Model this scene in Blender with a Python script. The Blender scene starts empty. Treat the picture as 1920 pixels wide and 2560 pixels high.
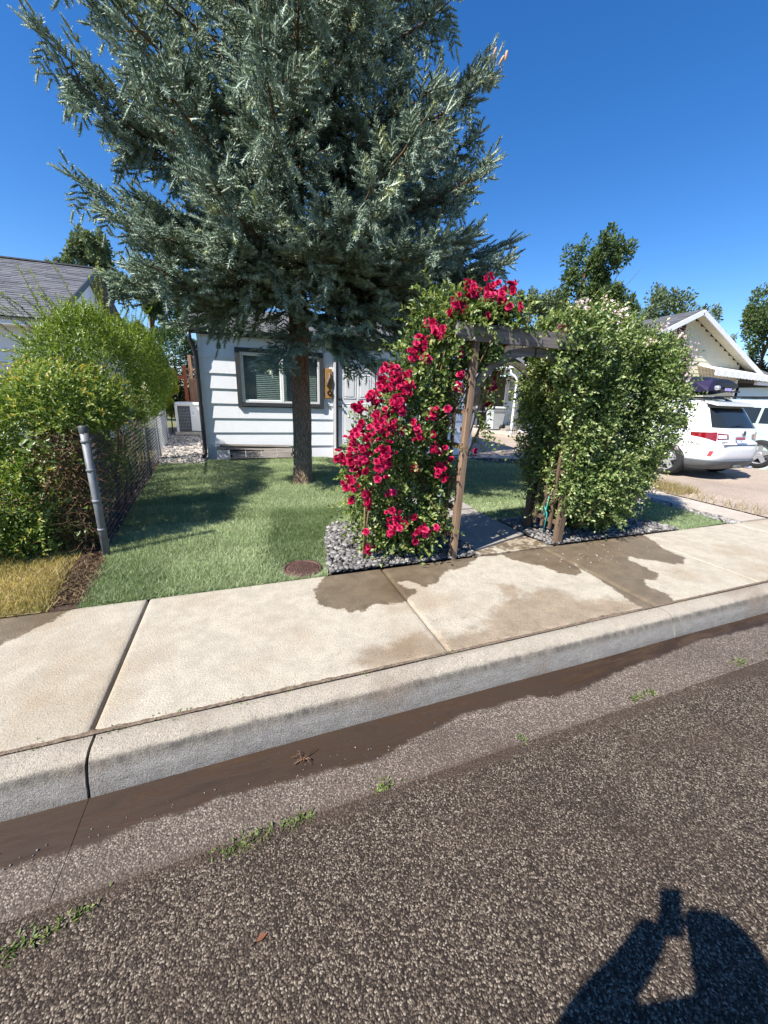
import bpy, math, random
import numpy as np
from mathutils import Matrix, Vector

random.seed(7)
RNG = np.random.default_rng(11)
R = math.radians
SC = bpy.context.scene
COL = SC.collection

# ------------------------------------------------------------------ camera
CAM_H = 1.6
YAW, PITCH, ROLL = R(20.4), R(16.6), R(1.9)
_F = Vector((math.sin(YAW) * math.cos(PITCH), math.cos(YAW) * math.cos(PITCH), -math.sin(PITCH)))
_R0 = Vector((math.cos(YAW), -math.sin(YAW), 0))
_U0 = _R0.cross(_F)
_RC = _R0 * math.cos(ROLL) + _U0 * math.sin(ROLL)
_UC = _U0 * math.cos(ROLL) - _R0 * math.sin(ROLL)
cd = bpy.data.cameras.new('camera')
cam = bpy.data.objects.new('camera', cd)
COL.objects.link(cam)
cd.sensor_fit = 'HORIZONTAL'
cd.sensor_width = 36.0
cd.lens = 36.0 * 962.0 / 1920.0
cd.clip_start = 0.02
cd.clip_end = 2000
m = Matrix((( _RC.x, _UC.x, -_F.x, 0), (_RC.y, _UC.y, -_F.y, 0), (_RC.z, _UC.z, -_F.z, CAM_H), (0, 0, 0, 1)))
cam.matrix_world = m
SC.camera = cam

# ------------------------------------------------------------------ sky, sun, exposure
SUN_L = Vector((0.598, 0.242, -0.764)).normalized()          # direction the light travels
SUN_EL = math.asin(-SUN_L.z)
w = bpy.data.worlds.new('World')
SC.world = w
w.use_nodes = True
nt = w.node_tree
bg = nt.nodes['Background']
sky = nt.nodes.new('ShaderNodeTexSky')
sky.sky_type = 'NISHITA'
sky.sun_disc = False
sky.sun_elevation = SUN_EL
sky.sun_rotation = math.atan2(-SUN_L.x, -SUN_L.y)
sky.altitude = 800
sky.air_density = 1.0
sky.dust_density = 0.15
sky.ozone_density = 3.0
hs = nt.nodes.new('ShaderNodeHueSaturation')
hs.inputs['Saturation'].default_value = 1.32
hs.inputs['Hue'].default_value = 0.507
nt.links.new(sky.outputs[0], hs.inputs['Color'])
nt.links.new(hs.outputs[0], bg.inputs[0])
bg.inputs[1].default_value = 0.094
sl = bpy.data.lights.new('sun', 'SUN')
sl.energy = 5.0
sl.angle = R(0.53)
sl.color = (1.0, 0.95, 0.87)
sun = bpy.data.objects.new('sun', sl)
COL.objects.link(sun)
sun.rotation_euler = SUN_L.to_track_quat('-Z', 'Y').to_euler()
sun.location = (-8, -4, 14)
SC.view_settings.view_transform = 'Standard'
SC.view_settings.look = 'None'
SC.view_settings.gamma = 1
SC.view_settings.exposure = 1.12
SC.view_settings.use_curve_mapping = False
SC.cycles.max_bounces = 6
SC.cycles.diffuse_bounces = 3
SC.cycles.glossy_bounces = 3
SC.cycles.transmission_bounces = 4
SC.cycles.transparent_max_bounces = 6
SC.cycles.caustics_reflective = False
SC.cycles.caustics_refractive = False

# ------------------------------------------------------------------ object helpers
def tag(o, label=None, cat=None, group=None, kind=None):
    if label: o['label'] = label
    if cat: o['category'] = cat
    if group: o['group'] = group
    if kind: o['kind'] = kind
    return o

def empty(name, loc=(0, 0, 0), label=None, cat=None, group=None, kind=None):
    o = bpy.data.objects.new(name, None)
    COL.objects.link(o)
    o.location = loc
    o.empty_display_size = 0.2
    return tag(o, label, cat, group, kind)

def adopt(o, parent):
    """child meshes carry world coordinates; roots only have a location"""
    if parent is not None:
        o.parent = parent
        t = Vector(parent.location)
        p = parent.parent
        o.matrix_parent_inverse = Matrix.Translation(-t) if parent.type == 'EMPTY' else Matrix.Identity(4)
    return o

def link(name, me, parent=None, mat=None):
    o = bpy.data.objects.new(name, me)
    COL.objects.link(o)
    if mat is not None and not me.materials:
        me.materials.append(mat)
    return adopt(o, parent)

def np_mesh(name, verts, faces, smooth=False, attrs=None, vattrs=None, mat_idx=None):
    """verts Nx3, faces MxK (all the same K)"""
    verts = np.asarray(verts, dtype=np.float32)
    faces = np.asarray(faces, dtype=np.int32)
    me = bpy.data.meshes.new(name)
    n, k = faces.shape
    me.vertices.add(len(verts)); me.vertices.foreach_set('co', verts.ravel())
    me.loops.add(n * k); me.loops.foreach_set('vertex_index', faces.ravel())
    me.polygons.add(n)
    me.polygons.foreach_set('loop_start', np.arange(0, n * k, k, dtype=np.int32))
    me.polygons.foreach_set('loop_total', np.full(n, k, dtype=np.int32))
    if smooth:
        me.polygons.foreach_set('use_smooth', np.ones(n, dtype=bool))
    me.update(calc_edges=True)
    for a, v in (attrs or {}).items():
        at = me.attributes.new(a, 'FLOAT', 'FACE'); at.data.foreach_set('value', np.asarray(v, dtype=np.float32))
    for a, v in (vattrs or {}).items():
        at = me.attributes.new(a, 'FLOAT', 'POINT'); at.data.foreach_set('value', np.asarray(v, dtype=np.float32))
    return me

class MB:
    """collects boxes, prisms and tubes; build() links them as one mesh object"""
    def __init__(s): s.v = []; s.f = []; s.sm = []
    def add(s, vs, fs, smooth=False):
        b = len(s.v)
        s.v += [tuple(v) for v in vs]
        s.f += [tuple(b + i for i in f) for f in fs]
        s.sm += [smooth] * len(fs)
        return s
    def box(s, c, d, rz=0, mat=None, bev=0.0):
        x, y, z = (q / 2 for q in d)
        if bev > 0:
            e = min(bev, x * .9, y * .9, z * .9)
            vs = []
            for sz in (-1, 1):
                for (a, b) in ((-x + e, -y), (x - e, -y), (x, -y + e), (x, y - e), (x - e, y), (-x + e, y), (-x, y - e), (-x, -y + e)):
                    vs.append((a, b, sz * (z - e)))
            for sz in (-1, 1):
                for (a, b) in ((-x + e, -y + e), (x - e, -y + e), (x - e, y - e), (-x + e, y - e)):
                    vs.append((a, b, sz * z))
            fs = [(i, (i + 1) % 8, 8 + (i + 1) % 8, 8 + i) for i in range(8)]
            fs += [(24 - 8 + 3, 18, 17, 16), (20, 21, 22, 23)]
            for base, o8, flip in ((16, 0, True), (20, 8, False)):
                q = [(base, o8 + 0, o8 + 1, base + 1), (base + 1, o8 + 2, o8 + 3, base + 2), (base + 2, o8 + 4, o8 + 5, base + 3), (base + 3, o8 + 6, o8 + 7, base)]
                t = [(base, o8 + 7, o8 + 0), (base + 1, o8 + 1, o8 + 2), (base + 2, o8 + 3, o8 + 4), (base + 3, o8 + 5, o8 + 6)]
                for f in q + t: fs.append(f if flip else f[::-1])
            fs = [f if True else f for f in fs]
        else:
            vs = [(a * x, b * y, c_ * z) for c_ in (-1, 1) for (a, b) in ((-1, -1), (1, -1), (1, 1), (-1, 1))]
            fs = [(3, 2, 1, 0), (4, 5, 6, 7), (0, 1, 5, 4), (1, 2, 6, 5), (2, 3, 7, 6), (3, 0, 4, 7)]
        M = mat if mat is not None else Matrix.Rotation(rz, 3, 'Z')
        C = Vector(c)
        return s.add([tuple(M @ Vector(v) + C) for v in vs], fs)
    def bar(s, a, b, wd, th, up=(0, 0, 1)):
        """rectangular bar from a to b"""
        a, b = Vector(a), Vector(b)
        d = (b - a); L = d.length; d.normalize()
        u = Vector(up); r = d.cross(u)
        if r.length < 1e-4: r = d.cross(Vector((0, 1, 0)))
        r.normalize(); u = r.cross(d)
        M = Matrix((r, d, u)).transposed()
        return s.box((a + b) / 2, (wd, L, th), mat=M)
    def tube(s, pts, rad, n=8, cap=True, smooth=True):
        pts = [Vector(p) for p in pts]
        rs = rad if hasattr(rad, '__len__') else [rad] * len(pts)
        vs, fs = [], []
        ref = None
        for i, p in enumerate(pts):
            d = (pts[min(i + 1, len(pts) - 1)] - pts[max(i - 1, 0)])
            if d.length < 1e-9: d = Vector((0, 0, 1))
            d.normalize()
            if ref is None:
                ref = Vector((1, 0, 0)) if abs(d.x) < .8 else Vector((0, 1, 0))
            a = (ref - d * ref.dot(d)).normalized(); b = d.cross(a); ref = a
            for k in range(n):
                t = 2 * math.pi * k / n
                vs.append(p + (a * math.cos(t) + b * math.sin(t)) * rs[i])
        for i in range(len(pts) - 1):
            for k in range(n):
                k2 = (k + 1) % n
                fs.append((i * n + k, i * n + k2, (i + 1) * n + k2, (i + 1) * n + k))
        s.add(vs, fs, smooth)
        if cap:
            b0 = len(s.v) - len(vs)
            s.f.append(tuple(b0 + k for k in range(n))[::-1]); s.sm.append(False)
            s.f.append(tuple(b0 + (len(pts) - 1) * n + k for k in range(n))); s.sm.append(False)
        return s
    def prism(s, poly, z0, z1, axis='z'):
        """polygon (a,b) extruded; axis names the extrusion axis"""
        n = len(poly)
        def P(a, b, t):
            return {'z': (a, b, t), 'y': (a, t, b), 'x': (t, a, b)}[axis]
        vs = [P(a, b, z0) for a, b in poly] + [P(a, b, z1) for a, b in poly]
        fs = [tuple(range(n))[::-1], tuple(range(n, 2 * n))] + [(i, (i + 1) % n, n + (i + 1) % n, n + i) for i in range(n)]
        return s.add(vs, fs)
    def lathe(s, c, prof, n=16, axis='z', smooth=True, start=0.0, arc=2 * math.pi):
        vs, fs = [], []
        for r_, h_ in prof:
            for k in range(n):
                t = start + arc * k / n
                p = (r_ * math.cos(t), r_ * math.sin(t), h_)
                if axis == 'y': p = (p[0], p[2], p[1])
                if axis == 'x': p = (p[2], p[0], p[1])
                vs.append((c[0] + p[0], c[1] + p[1], c[2] + p[2]))
        for i in range(len(prof) - 1):
            for k in range(n):
                k2 = (k + 1) % n
                fs.append((i * n + k, i * n + k2, (i + 1) * n + k2, (i + 1) * n + k))
        return s.add(vs, fs, smooth)
    def mesh(s, name):
        me = bpy.data.meshes.new(name)
        me.from_pydata(s.v, [], s.f)
        me.polygons.foreach_set('use_smooth', s.sm)
        me.update()
        return me
    def build(s, name, mat, parent=None):
        return link(name, s.mesh(name), parent, mat)

def part_box(name, c, d, mat, parent, rz=0, bev=0.0):
    return MB().box(c, d, rz, bev=bev).build(name, mat, parent)

def piece(name, me, loc, parent, rot=None, scale=None):
    """a piece that shares its mesh with its like"""
    o = bpy.data.objects.new(name, me)
    COL.objects.link(o)
    adopt(o, parent)
    o.location = loc
    if rot is not None: o.rotation_euler = rot
    if scale is not None: o.scale = scale
    return o
# ------------------------------------------------------------------ materials
class NT:
    def __init__(s, name):
        s.m = bpy.data.materials.new(name); s.m.use_nodes = True
        s.t = s.m.node_tree; s.b = s.t.nodes['Principled BSDF']; s.out = s.t.nodes['Material Output']
    def n(s, typ, props=None, **ins):
        nd = s.t.nodes.new(typ)
        for k, v in (props or {}).items(): setattr(nd, k, v)
        for k, v in ins.items():
            key = int(k[1:]) if k[0] == 'i' and k[1:].isdigit() else k.replace('_', ' ')
            s.set(nd.inputs[key], v)
        return nd
    def set(s, sock, v):
        if isinstance(v, bpy.types.NodeSocket): s.t.links.new(v, sock)
        elif isinstance(v, bpy.types.Node): s.t.links.new(v.outputs[0], sock)
        else:
            if hasattr(sock.default_value, '__len__') and len(sock.default_value) == 4 and len(v) == 3: v = (*v, 1)
            sock.default_value = v
    def P(s, **k):
        for a, v in k.items(): s.set(s.b.inputs[a.replace('_', ' ')], v)
        return s
    def pos(s): return s.n('ShaderNodeNewGeometry').outputs['Position']
    def obj(s): return s.n('ShaderNodeTexCoord').outputs['Object']
    def noise(s, scale, detail=4, vec=None, rough=.55, dist=0.0):
        nd = s.n('ShaderNodeTexNoise', Scale=scale, Detail=detail, Roughness=rough, Distortion=dist)
        s.set(nd.inputs['Vector'], vec if vec is not None else s.pos())
        return nd.outputs[0]
    def vor(s, scale, vec=None, feature='F1', out='Distance', rnd=1.0):
        nd = s.n('ShaderNodeTexVoronoi', {'feature': feature}, Scale=scale, Randomness=rnd)
        s.set(nd.inputs['Vector'], vec if vec is not None else s.pos())
        return nd.outputs[out]
    def scale(s, vec, sc):
        return s.n('ShaderNodeMapping', Vector=vec, Scale=sc).outputs[0]
    def ramp(s, fac, stops, interp='LINEAR'):
        nd = s.n('ShaderNodeValToRGB', Fac=fac); cr = nd.color_ramp; cr.interpolation = interp
        while len(cr.elements) < len(stops): cr.elements.new(.5)
        for e, (p, c) in zip(cr.elements, stops):
            e.position = p; e.color = (*c, 1) if hasattr(c, '__len__') else (c, c, c, 1)
        return nd.outputs[0]
    def mix(s, fac, a, b, mode='MIX'):
        nd = s.n('ShaderNodeMix', {'data_type': 'RGBA', 'blend_type': mode})
        s.set(nd.inputs[0], fac); s.set(nd.inputs[6], a); s.set(nd.inputs[7], b)
        return nd.outputs[2]
    def math(s, op, a, b=0.0, c=None):
        nd = s.n('ShaderNodeMath', {'operation': op}); s.set(nd.inputs[0], a); s.set(nd.inputs[1], b)
        if c is not None: s.set(nd.inputs[2], c)
        return nd.outputs[0]
    def sstep(s, v, a, b, lo=0., hi=1.):
        nd = s.n('ShaderNodeMapRange', {'interpolation_type': 'SMOOTHSTEP'})
        for i, q in enumerate((v, a, b, lo, hi)): s.set(nd.inputs[i], q)
        return nd.outputs[0]
    def attr(s, name): return s.n('ShaderNodeAttribute', {'attribute_name': name}).outputs['Fac']
    def bump(s, h, strength=.4, dist=.01, normal=None):
        nd = s.n('ShaderNodeBump', Height=h, Strength=strength, Distance=dist)
        if normal is not None: s.set(nd.inputs['Normal'], normal)
        return nd.outputs[0]

def plain(name, col, rough=.6, spec=.5, metal=0.0, var=.12, scale=6, bump=0.0, bscale=60, coat=0.0):
    t = NT(name)
    nz = t.noise(scale, 5)
    lo = tuple(c * (1 - var) for c in col); hi = tuple(min(1, c * (1 + var)) for c in col)
    t.P(Base_Color=t.ramp(nz, [(.3, lo), (.7, hi)]), Roughness=rough, Metallic=metal)
    t.b.inputs['Specular IOR Level'].default_value = spec
    t.b.inputs['Coat Weight'].default_value = coat
    if bump: t.P(Normal=t.bump(t.noise(bscale, 4), bump, .01))
    return t.m

def leafmat(name, stops, rough=.5, trans=.3, spec=.35, tcol=None, g=1.0):
    """leaf colour by the leaf's own random value v (0..1)"""
    t = NT(name)
    v = t.attr('v')
    col = t.ramp(v, [(a, tuple(min(.8, q * g) for q in c)) for a, c in stops])
    col = t.mix(.35, col, t.mix(1, col, t.ramp(t.noise(3.0, 2), [(.35, .72), (.65, 1.25)]), 'MULTIPLY'))
    t.P(Base_Color=col, Roughness=rough)
    t.b.inputs['Specular IOR Level'].default_value = spec
    tr = t.n('ShaderNodeBsdfTranslucent')
    t.set(tr.inputs['Color'], t.mix(1, col, tcol or (1.5, 1.45, .8), 'MULTIPLY'))
    mx = t.n('ShaderNodeMixShader'); mx.inputs[0].default_value = trans
    t.t.links.new(t.b.outputs[0], mx.inputs[1]); t.t.links.new(tr.outputs[0], mx.inputs[2])
    t.t.links.new(mx.outputs[0], t.out.inputs[0])
    return t.m

def wood(name, a, b, axis=2, rough=.8, scale=30, stretch=.06):
    t = NT(name)
    sc = [1, 1, 1]; sc[axis] = stretch
    v = t.scale(t.obj(), tuple(sc))
    g = t.noise(scale, 6, v, .65)
    big = t.noise(scale * .12, 3, v)
    col = t.mix(t.sstep(big, .4, .65), t.ramp(g, [(.3, a), (.7, b)]), t.ramp(g, [(.3, tuple(q * .6 for q in a)), (.7, tuple(q * .75 for q in b))]))
    t.P(Base_Color=col, Roughness=rough, Normal=t.bump(g, .5, .006))
    return t.m

def concrete(name, base, wet=False, speck=.25, stain=.5):
    t = NT(name)
    p = t.pos()
    big = t.noise(1.3, 5, p); mid = t.noise(9, 6, p, .65); fine = t.noise(260, 3, p, .7); gr = t.noise(90, 4, p, .7)
    c = t.mix(t.sstep(mid, .3, .7), tuple(q * .88 for q in base), tuple(min(1, q * 1.1) for q in base))
    c = t.mix(t.math('MULTIPLY', t.sstep(big, .48, .75), stain), c, (base[0] * .76, base[1] * .66, base[2] * .55))
    st2 = t.sstep(t.noise(4.2, 7, t.scale(p, (1, 1.8, 1)), .72, .6), .6, .78)
    c = t.mix(t.math('MULTIPLY', st2, stain), c, (base[0] * .42, base[1] * .33, base[2] * .27))
    c = t.mix(speck, c, t.ramp(fine, [(.35, .35), (.5, 1.0), (.7, 1.25)]), 'MULTIPLY'); c = t.mix(.85, c, t.ramp(t.noise(150, 3, p, .75), [(.30, .34), (.46, .95), (.6, 1.07), (.75, 1.2)]), 'MULTIPLY')
    pit = t.sstep(t.vor(70, p), .06, .18)
    c = t.mix(t.math('MULTIPLY', t.math('SUBTRACT', 1, pit), .35), c, (.12, .09, .07))
    rough = .9
    hgt = t.math('ADD', t.math('MULTIPLY', fine, .5), t.math('ADD', gr, t.math('MULTIPLY', pit, .3)))
    if wet:
        edge = t.math('MULTIPLY', t.math('SUBTRACT', t.noise(11, 6, p, .65), .5), .16)
        wm = t.sstep(t.math('ADD', t.attr('wet'), edge), -.010, .012)
        dm = t.math('MULTIPLY', t.sstep(t.math('ADD', t.attr('damp'), t.math('MULTIPLY', edge, 1.6)), -.05, .06), .75)
        blotch = t.ramp(t.noise(7, 6, p, .7), [(.3, .72), (.7, 1.15)])
        wc = t.mix(1, t.mix(1, c, (.40, .345, .285), 'MULTIPLY'), blotch, 'MULTIPLY')
        dc = t.mix(1, t.mix(1, c, (.60, .49, .39), 'MULTIPLY'), blotch, 'MULTIPLY')
        c = t.mix(dm, c, dc); c = t.mix(wm, c, wc)
        rough = t.math('SUBTRACT', .9, t.math('MULTIPLY', wm, .42))
    t.P(Base_Color=c, Roughness=rough, Normal=t.bump(hgt, .8, .008))
    t.b.inputs['Specular IOR Level'].default_value = .35
    return t.m

def chips(name, lights, binder, scale, dirt=.5, dirtcol=(.11, .075, .055), lo=.2, hi=.42, seam=None, mud=False):
    """stone chips set in a binder; the chips that show pale are the worn ones"""
    t = NT(name)
    p = t.pos()
    warp = t.n('ShaderNodeVectorMath', {'operation': 'ADD'})
    t.set(warp.inputs[0], p)
    nz = t.n('ShaderNodeTexNoise', Scale=45.0, Detail=2.0); t.set(nz.inputs['Vector'], p)
    sc = t.n('ShaderNodeVectorMath', {'operation': 'SCALE'}); t.set(sc.inputs[0], nz.outputs['Color']); sc.inputs['Scale'].default_value = .012
    t.set(warp.inputs[1], sc.outputs[0])
    pv = warp.outputs[0]
    vo = t.n('ShaderNodeTexVoronoi', {'feature': 'F1'}, Scale=scale, Randomness=1.0); t.set(vo.inputs['Vector'], pv)
    sepc = t.n('ShaderNodeSeparateColor'); t.set(sepc.inputs[0], vo.outputs['Color'])
    stone = t.ramp(sepc.outputs[0], lights)
    patch = t.noise(.9, 6, p, .6)
    edge = t.sstep(t.math('ADD', vo.outputs['Distance'], t.math('MULTIPLY', t.math('SUBTRACT', patch, .5), .55)), lo, hi)
    c = t.mix(edge, stone, binder)
    d = t.sstep(t.noise(1.6, 7, t.scale(p, (1, 1.6, 1)), .68, .5), .47, .72)
    c = t.mix(t.math('MULTIPLY', d, dirt), c, dirtcol)
    c = t.mix(.8, c, t.ramp(t.noise(.5, 3, p), [(.3, .78), (.7, 1.18)]), 'MULTIPLY')
    hgt = t.math('SUBTRACT', 1, vo.outputs['Distance']); rough = .82
    xyz = t.n('ShaderNodeSeparateXYZ', Vector=p)
    grit = t.math('ADD', t.math('MULTIPLY', t.math('SUBTRACT', t.noise(14, 5, p, .65), .5), .055), t.math('MULTIPLY', t.math('SUBTRACT', t.noise(150, 3, p, .7), .5), .05))
    if seam is not None:      # soil washed over the joint between gutter and asphalt
        dy = t.math('ABSOLUTE', t.math('SUBTRACT', xyz.outputs['Y'], seam[0]))
        sm = t.math('SUBTRACT', 1, t.sstep(t.math('ADD', dy, grit), seam[1] * .35, seam[1]))
        sm = t.math('MULTIPLY', sm, t.ramp(t.noise(5, 4, p), [(.32, .35), (.6, 1)]))
        c = t.mix(t.math('MULTIPLY', sm, .7), c, t.ramp(t.noise(130, 3, p), [(.35, (.032, .022, .0165)), (.65, (.078, .055, .042))]))
    if mud:
        mm = t.sstep(t.math('ADD', t.attr('mud'), grit), -.016, .010)
        fl = t.noise(7, 6, t.scale(p, (.45, 2.0, 1)), .6, .9)
        mc = t.ramp(fl, [(.3, (.022, .012, .0065)), (.5, (.033, .019, .011)), (.72, (.052, .032, .020))])
        mc = t.mix(t.math('MULTIPLY', t.sstep(t.noise(90, 4, p, .7), .62, .72), .5), mc, (.11, .08, .06))
        c = t.mix(mm, c, mc)
        deep = t.math('MULTIPLY', mm, t.sstep(t.math('ADD', xyz.outputs['X'], t.math('MULTIPLY', fl, 1.2)), 2.0, 2.9))
        streak = t.math('MULTIPLY', mm, t.sstep(fl, .42, .62))
        rough = t.math('SUBTRACT', t.math('SUBTRACT', .82, t.math('MULTIPLY', streak, .40)), t.math('MULTIPLY', deep, .37))
        hgt = t.math('ADD', t.math('MULTIPLY', hgt, t.math('SUBTRACT', 1, mm)), t.math('MULTIPLY', t.math('MULTIPLY', mm, t.math('SUBTRACT', 1, deep)), t.math('MULTIPLY', fl, .9)))
    t.P(Base_Color=c, Roughness=rough, Normal=t.bump(hgt, .7, .006))
    t.b.inputs['Specular IOR Level'].default_value = .4
    return t.m

MAT = {}
MAT['asphalt'] = chips('chip seal asphalt', [(.0, (.026, .020, .0165)), (.28, (.050, .038, .030)), (.54, (.088, .067, .051)), (.76, (.142, .112, .084)), (.92, (.22, .18, .137)), (1, (.32, .272, .212))], (.020, .0145, .0115), 175, dirt=.62, dirtcol=(.048, .033, .0245), lo=.46, hi=.74, seam=(1.13, .055))
MAT['asphalt'].node_tree.nodes['Principled BSDF'].inputs['Specular IOR Level'].default_value = .15
MAT['gutter'] = chips('gutter aggregate', [(.0, (.03, .023, .018)), (.25, (.095, .072, .057)), (.6, (.175, .14, .112)), (1, (.31, .262, .215))], (.08, .061, .048), 150, dirt=.5, dirtcol=(.062, .044, .033), lo=.4, hi=.62, seam=(1.12, .06), mud=True)
MAT['driveway'] = chips('driveway aggregate', [(.0, (.26, .20, .16)), (.4, (.38, .31, .25)), (1, (.54, .46, .38))], (.29, .23, .185), 60, dirt=.35, dirtcol=(.22, .165, .125), lo=.3, hi=.5)
MAT['sidewalk'] = concrete('sidewalk concrete', (.40, .358, .288), wet=True, stain=.85)
MAT['concrete'] = concrete('plain concrete', (.44, .39, .335))
MAT['path'] = concrete('path concrete', (.30, .275, .25), stain=.25)

def kerb_mat():
    t = NT('kerb concrete')
    p = t.pos()
    fine = t.noise(240, 3, p, .7); mid = t.noise(12, 6, t.scale(p, (1, 1, 2)), .7); bigx = t.noise(2.2, 5, p)
    c = t.ramp(mid, [(.3, (.36, .315, .25)), (.7, (.46, .405, .325))])
    # rolled edge: its shading painted dark together with tyre marks; face below greyer
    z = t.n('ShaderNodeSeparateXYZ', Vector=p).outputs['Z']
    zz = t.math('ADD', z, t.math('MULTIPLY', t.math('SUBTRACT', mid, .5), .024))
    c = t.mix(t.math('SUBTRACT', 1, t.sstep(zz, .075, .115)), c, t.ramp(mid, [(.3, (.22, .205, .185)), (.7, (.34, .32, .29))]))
    streak = t.math('MULTIPLY', t.math('SUBTRACT', 1, t.sstep(zz, .118, .136)), t.sstep(zz, .07, .112))
    streak = t.math('MULTIPLY', streak, t.ramp(t.noise(25, 5, t.scale(p, (1, .2, .2)), .7), [(.3, .45), (.7, 1.0)]))
    c = t.mix(t.math('MULTIPLY', streak, .95), c, (.045, .043, .042))
    c = t.mix(t.math('MULTIPLY', t.sstep(bigx, .5, .7), .55), c, (.22, .165, .12))
    c = t.mix(.5, c, t.ramp(fine, [(.35, .45), (.5, 1), (.7, 1.3)]), 'MULTIPLY'); g2 = t.noise(130, 3, p, .75)
    c = t.mix(.8, c, t.ramp(g2, [(.32, .5), (.48, .97), (.75, 1.2)]), 'MULTIPLY')
    t.P(Base_Color=c, Roughness=.92, Normal=t.bump(t.math('ADD', t.math('ADD', fine, g2), mid), .9, .008))
    return t.m
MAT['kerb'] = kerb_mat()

def mud_mat():
    t = NT('muddy water')
    p = t.pos()
    fl = t.noise(6, 6, t.scale(p, (.5, 2.2, 1)), .65, 1.6)
    x = t.n('ShaderNodeSeparateXYZ', Vector=p).outputs['X']
    c = t.ramp(fl, [(.32, (.085, .050, .034)), (.5, (.13, .080, .054)), (.68, (.19, .125, .088))])
    c = t.mix(t.math('MULTIPLY', t.sstep(t.noise(60, 4, p, .7), .62, .75), .4), c, (.26, .18, .13))
    deep = t.sstep(t.math('ADD', x, t.math('MULTIPLY', fl, .8)), 2.2, 3.0)
    rg = t.math('SUBTRACT', .55, t.math('MULTIPLY', deep, .49))
    rg = t.math('SUBTRACT', rg, t.math('MULTIPLY', t.sstep(fl, .5, .6), t.math('MULTIPLY', t.math('SUBTRACT', 1, deep), .25)))
    bs = t.bump(t.math('ADD', fl, t.math('MULTIPLY', t.noise(40, 4, p), .25)), .35, .02)
    t.P(Base_Color=c, Roughness=rg, Normal=bs)
    return t.m
MAT['mud'] = mud_mat()
MAT['soil'] = plain('soil', (.06, .039, .027), .95, .2, var=.5, scale=30, bump=.8, bscale=50)
MAT['lawnbase'] = plain('lawn soil', (.10, .13, .06), .95, .2, var=.4, scale=30)
MAT['drybase'] = plain('dry lawn soil', (.16, .12, .06), .95, .2, var=.4, scale=20)
MAT['ground'] = plain('far ground', (.14, .14, .07), .95, .2, var=.35, scale=.3)
MAT['gravel'] = leafmat('gravel stones', [(0, (.05, .048, .05)), (.35, (.16, .15, .145)), (.7, (.34, .32, .30)), (1, (.55, .52, .49))], rough=.7, trans=0.0, g=0.72)
MAT['gravelbed'] = plain('gravel bed', (.10, .09, .085), .9, .3, var=.6, scale=60, bump=.8, bscale=45)
MAT['palegravel'] = plain('pale gravel', (.36, .32, .27), .9, .3, var=.5, scale=45, bump=.9, bscale=40)

def siding_mat():
    t = NT('white painted siding')
    p = t.pos()
    c = t.ramp(t.noise(2.5, 5, p), [(.3, (.775, .79, .82)), (.7, (.82, .835, .865))])
    drip = t.sstep(t.noise(9, 6, t.scale(p, (1, 1, .12)), .7), .56, .74)
    c = t.mix(t.math('MULTIPLY', drip, .16), c, (.45, .43, .40))
    c = t.mix(t.math('MULTIPLY', t.sstep(t.noise(38, 3, p, .6), .70, .76), .35), c, (.35, .33, .30))
    t.P(Base_Color=c, Roughness=.5, Normal=t.bump(t.noise(60, 4, t.scale(p, (.15, 1, 1)), .6), .12, .01))
    return t.m
MAT['white'] = siding_mat()
MAT['whitetrim'] = plain('white trim', (.74, .74, .75), .4, .5, var=.03)
MAT['leftsiding'] = plain('pale siding', (.72, .76, .84), .55, .4, var=.05, scale=2)
MAT['cream'] = plain('cream siding', (.60, .56, .42), .6, .4, var=.06, scale=2)
MAT['yellow'] = plain('yellow siding', (.62, .56, .34), .6, .4, var=.06, scale=2)
MAT['charcoal'] = plain('charcoal trim', (.045, .048, .05), .5, .5, var=.15)
MAT['black'] = plain('black metal', (.012, .012, .014), .45, .5, var=.2)
MAT['rubber'] = plain('tyre rubber', (.02, .02, .022), .8, .3, var=.2)
MAT['blind'] = plain('window blind', (.78, .82, .80), .6, .3, var=.06)
MAT['screen'] = plain('insect screen', (.10, .11, .11), .8, .2, var=.2, scale=3)
MAT['steel'] = plain('galvanised steel', (.17, .18, .19), .6, .5, metal=.35, var=.2, scale=14)
MAT['wire'] = plain('old wire', (.17, .17, .18), .6, .4, metal=.5, var=.4, scale=12)
MAT['palewire'] = plain('galvanised wire', (.42, .44, .46), .5, .4, metal=.6, var=.2)
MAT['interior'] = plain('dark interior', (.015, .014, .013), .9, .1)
MAT['plaster'] = plain('interior wall', (.25, .25, .24), .9, .2)
MAT['arborwood'] = wood('weathered arbor wood', (.13, .078, .046), (.30, .205, .135), 2, scale=34)
MAT['arborgrey'] = wood('grey arbor wood', (.10, .085, .078), (.27, .235, .215), 0, scale=34)
MAT['fencewood'] = wood('cedar fence', (.20, .105, .06), (.36, .21, .13), 2, scale=26)
MAT['redwood'] = wood('red fence post', (.24, .055, .025), (.36, .10, .05), 2, scale=22)
MAT['greywood'] = wood('weathered plank', (.07, .06, .055), (.24, .215, .19), 0, scale=40)
MAT['plaque'] = wood('varnished wood', (.30, .14, .035), (.50, .27, .08), 2, scale=18)
MAT['iron'] = plain('rusty iron lid', (.10, .055, .045), .7, .4, metal=.3, var=.4, scale=40, bump=.4, bscale=80)
MAT['hose'] = plain('garden hose', (.06, .085, .04), .5, .4, var=.3)
MAT['beige'] = plain('air conditioner enamel', (.60, .60, .58), .5, .4, var=.05)
MAT['binplastic'] = plain('grey bin plastic', (.42, .45, .46), .55, .4, var=.06)
MAT['teal'] = plain('teal cord', (.04, .30, .28), .6, .3)
MAT['label'] = plain('paper label', (.75, .75, .73), .6, .3)

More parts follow.
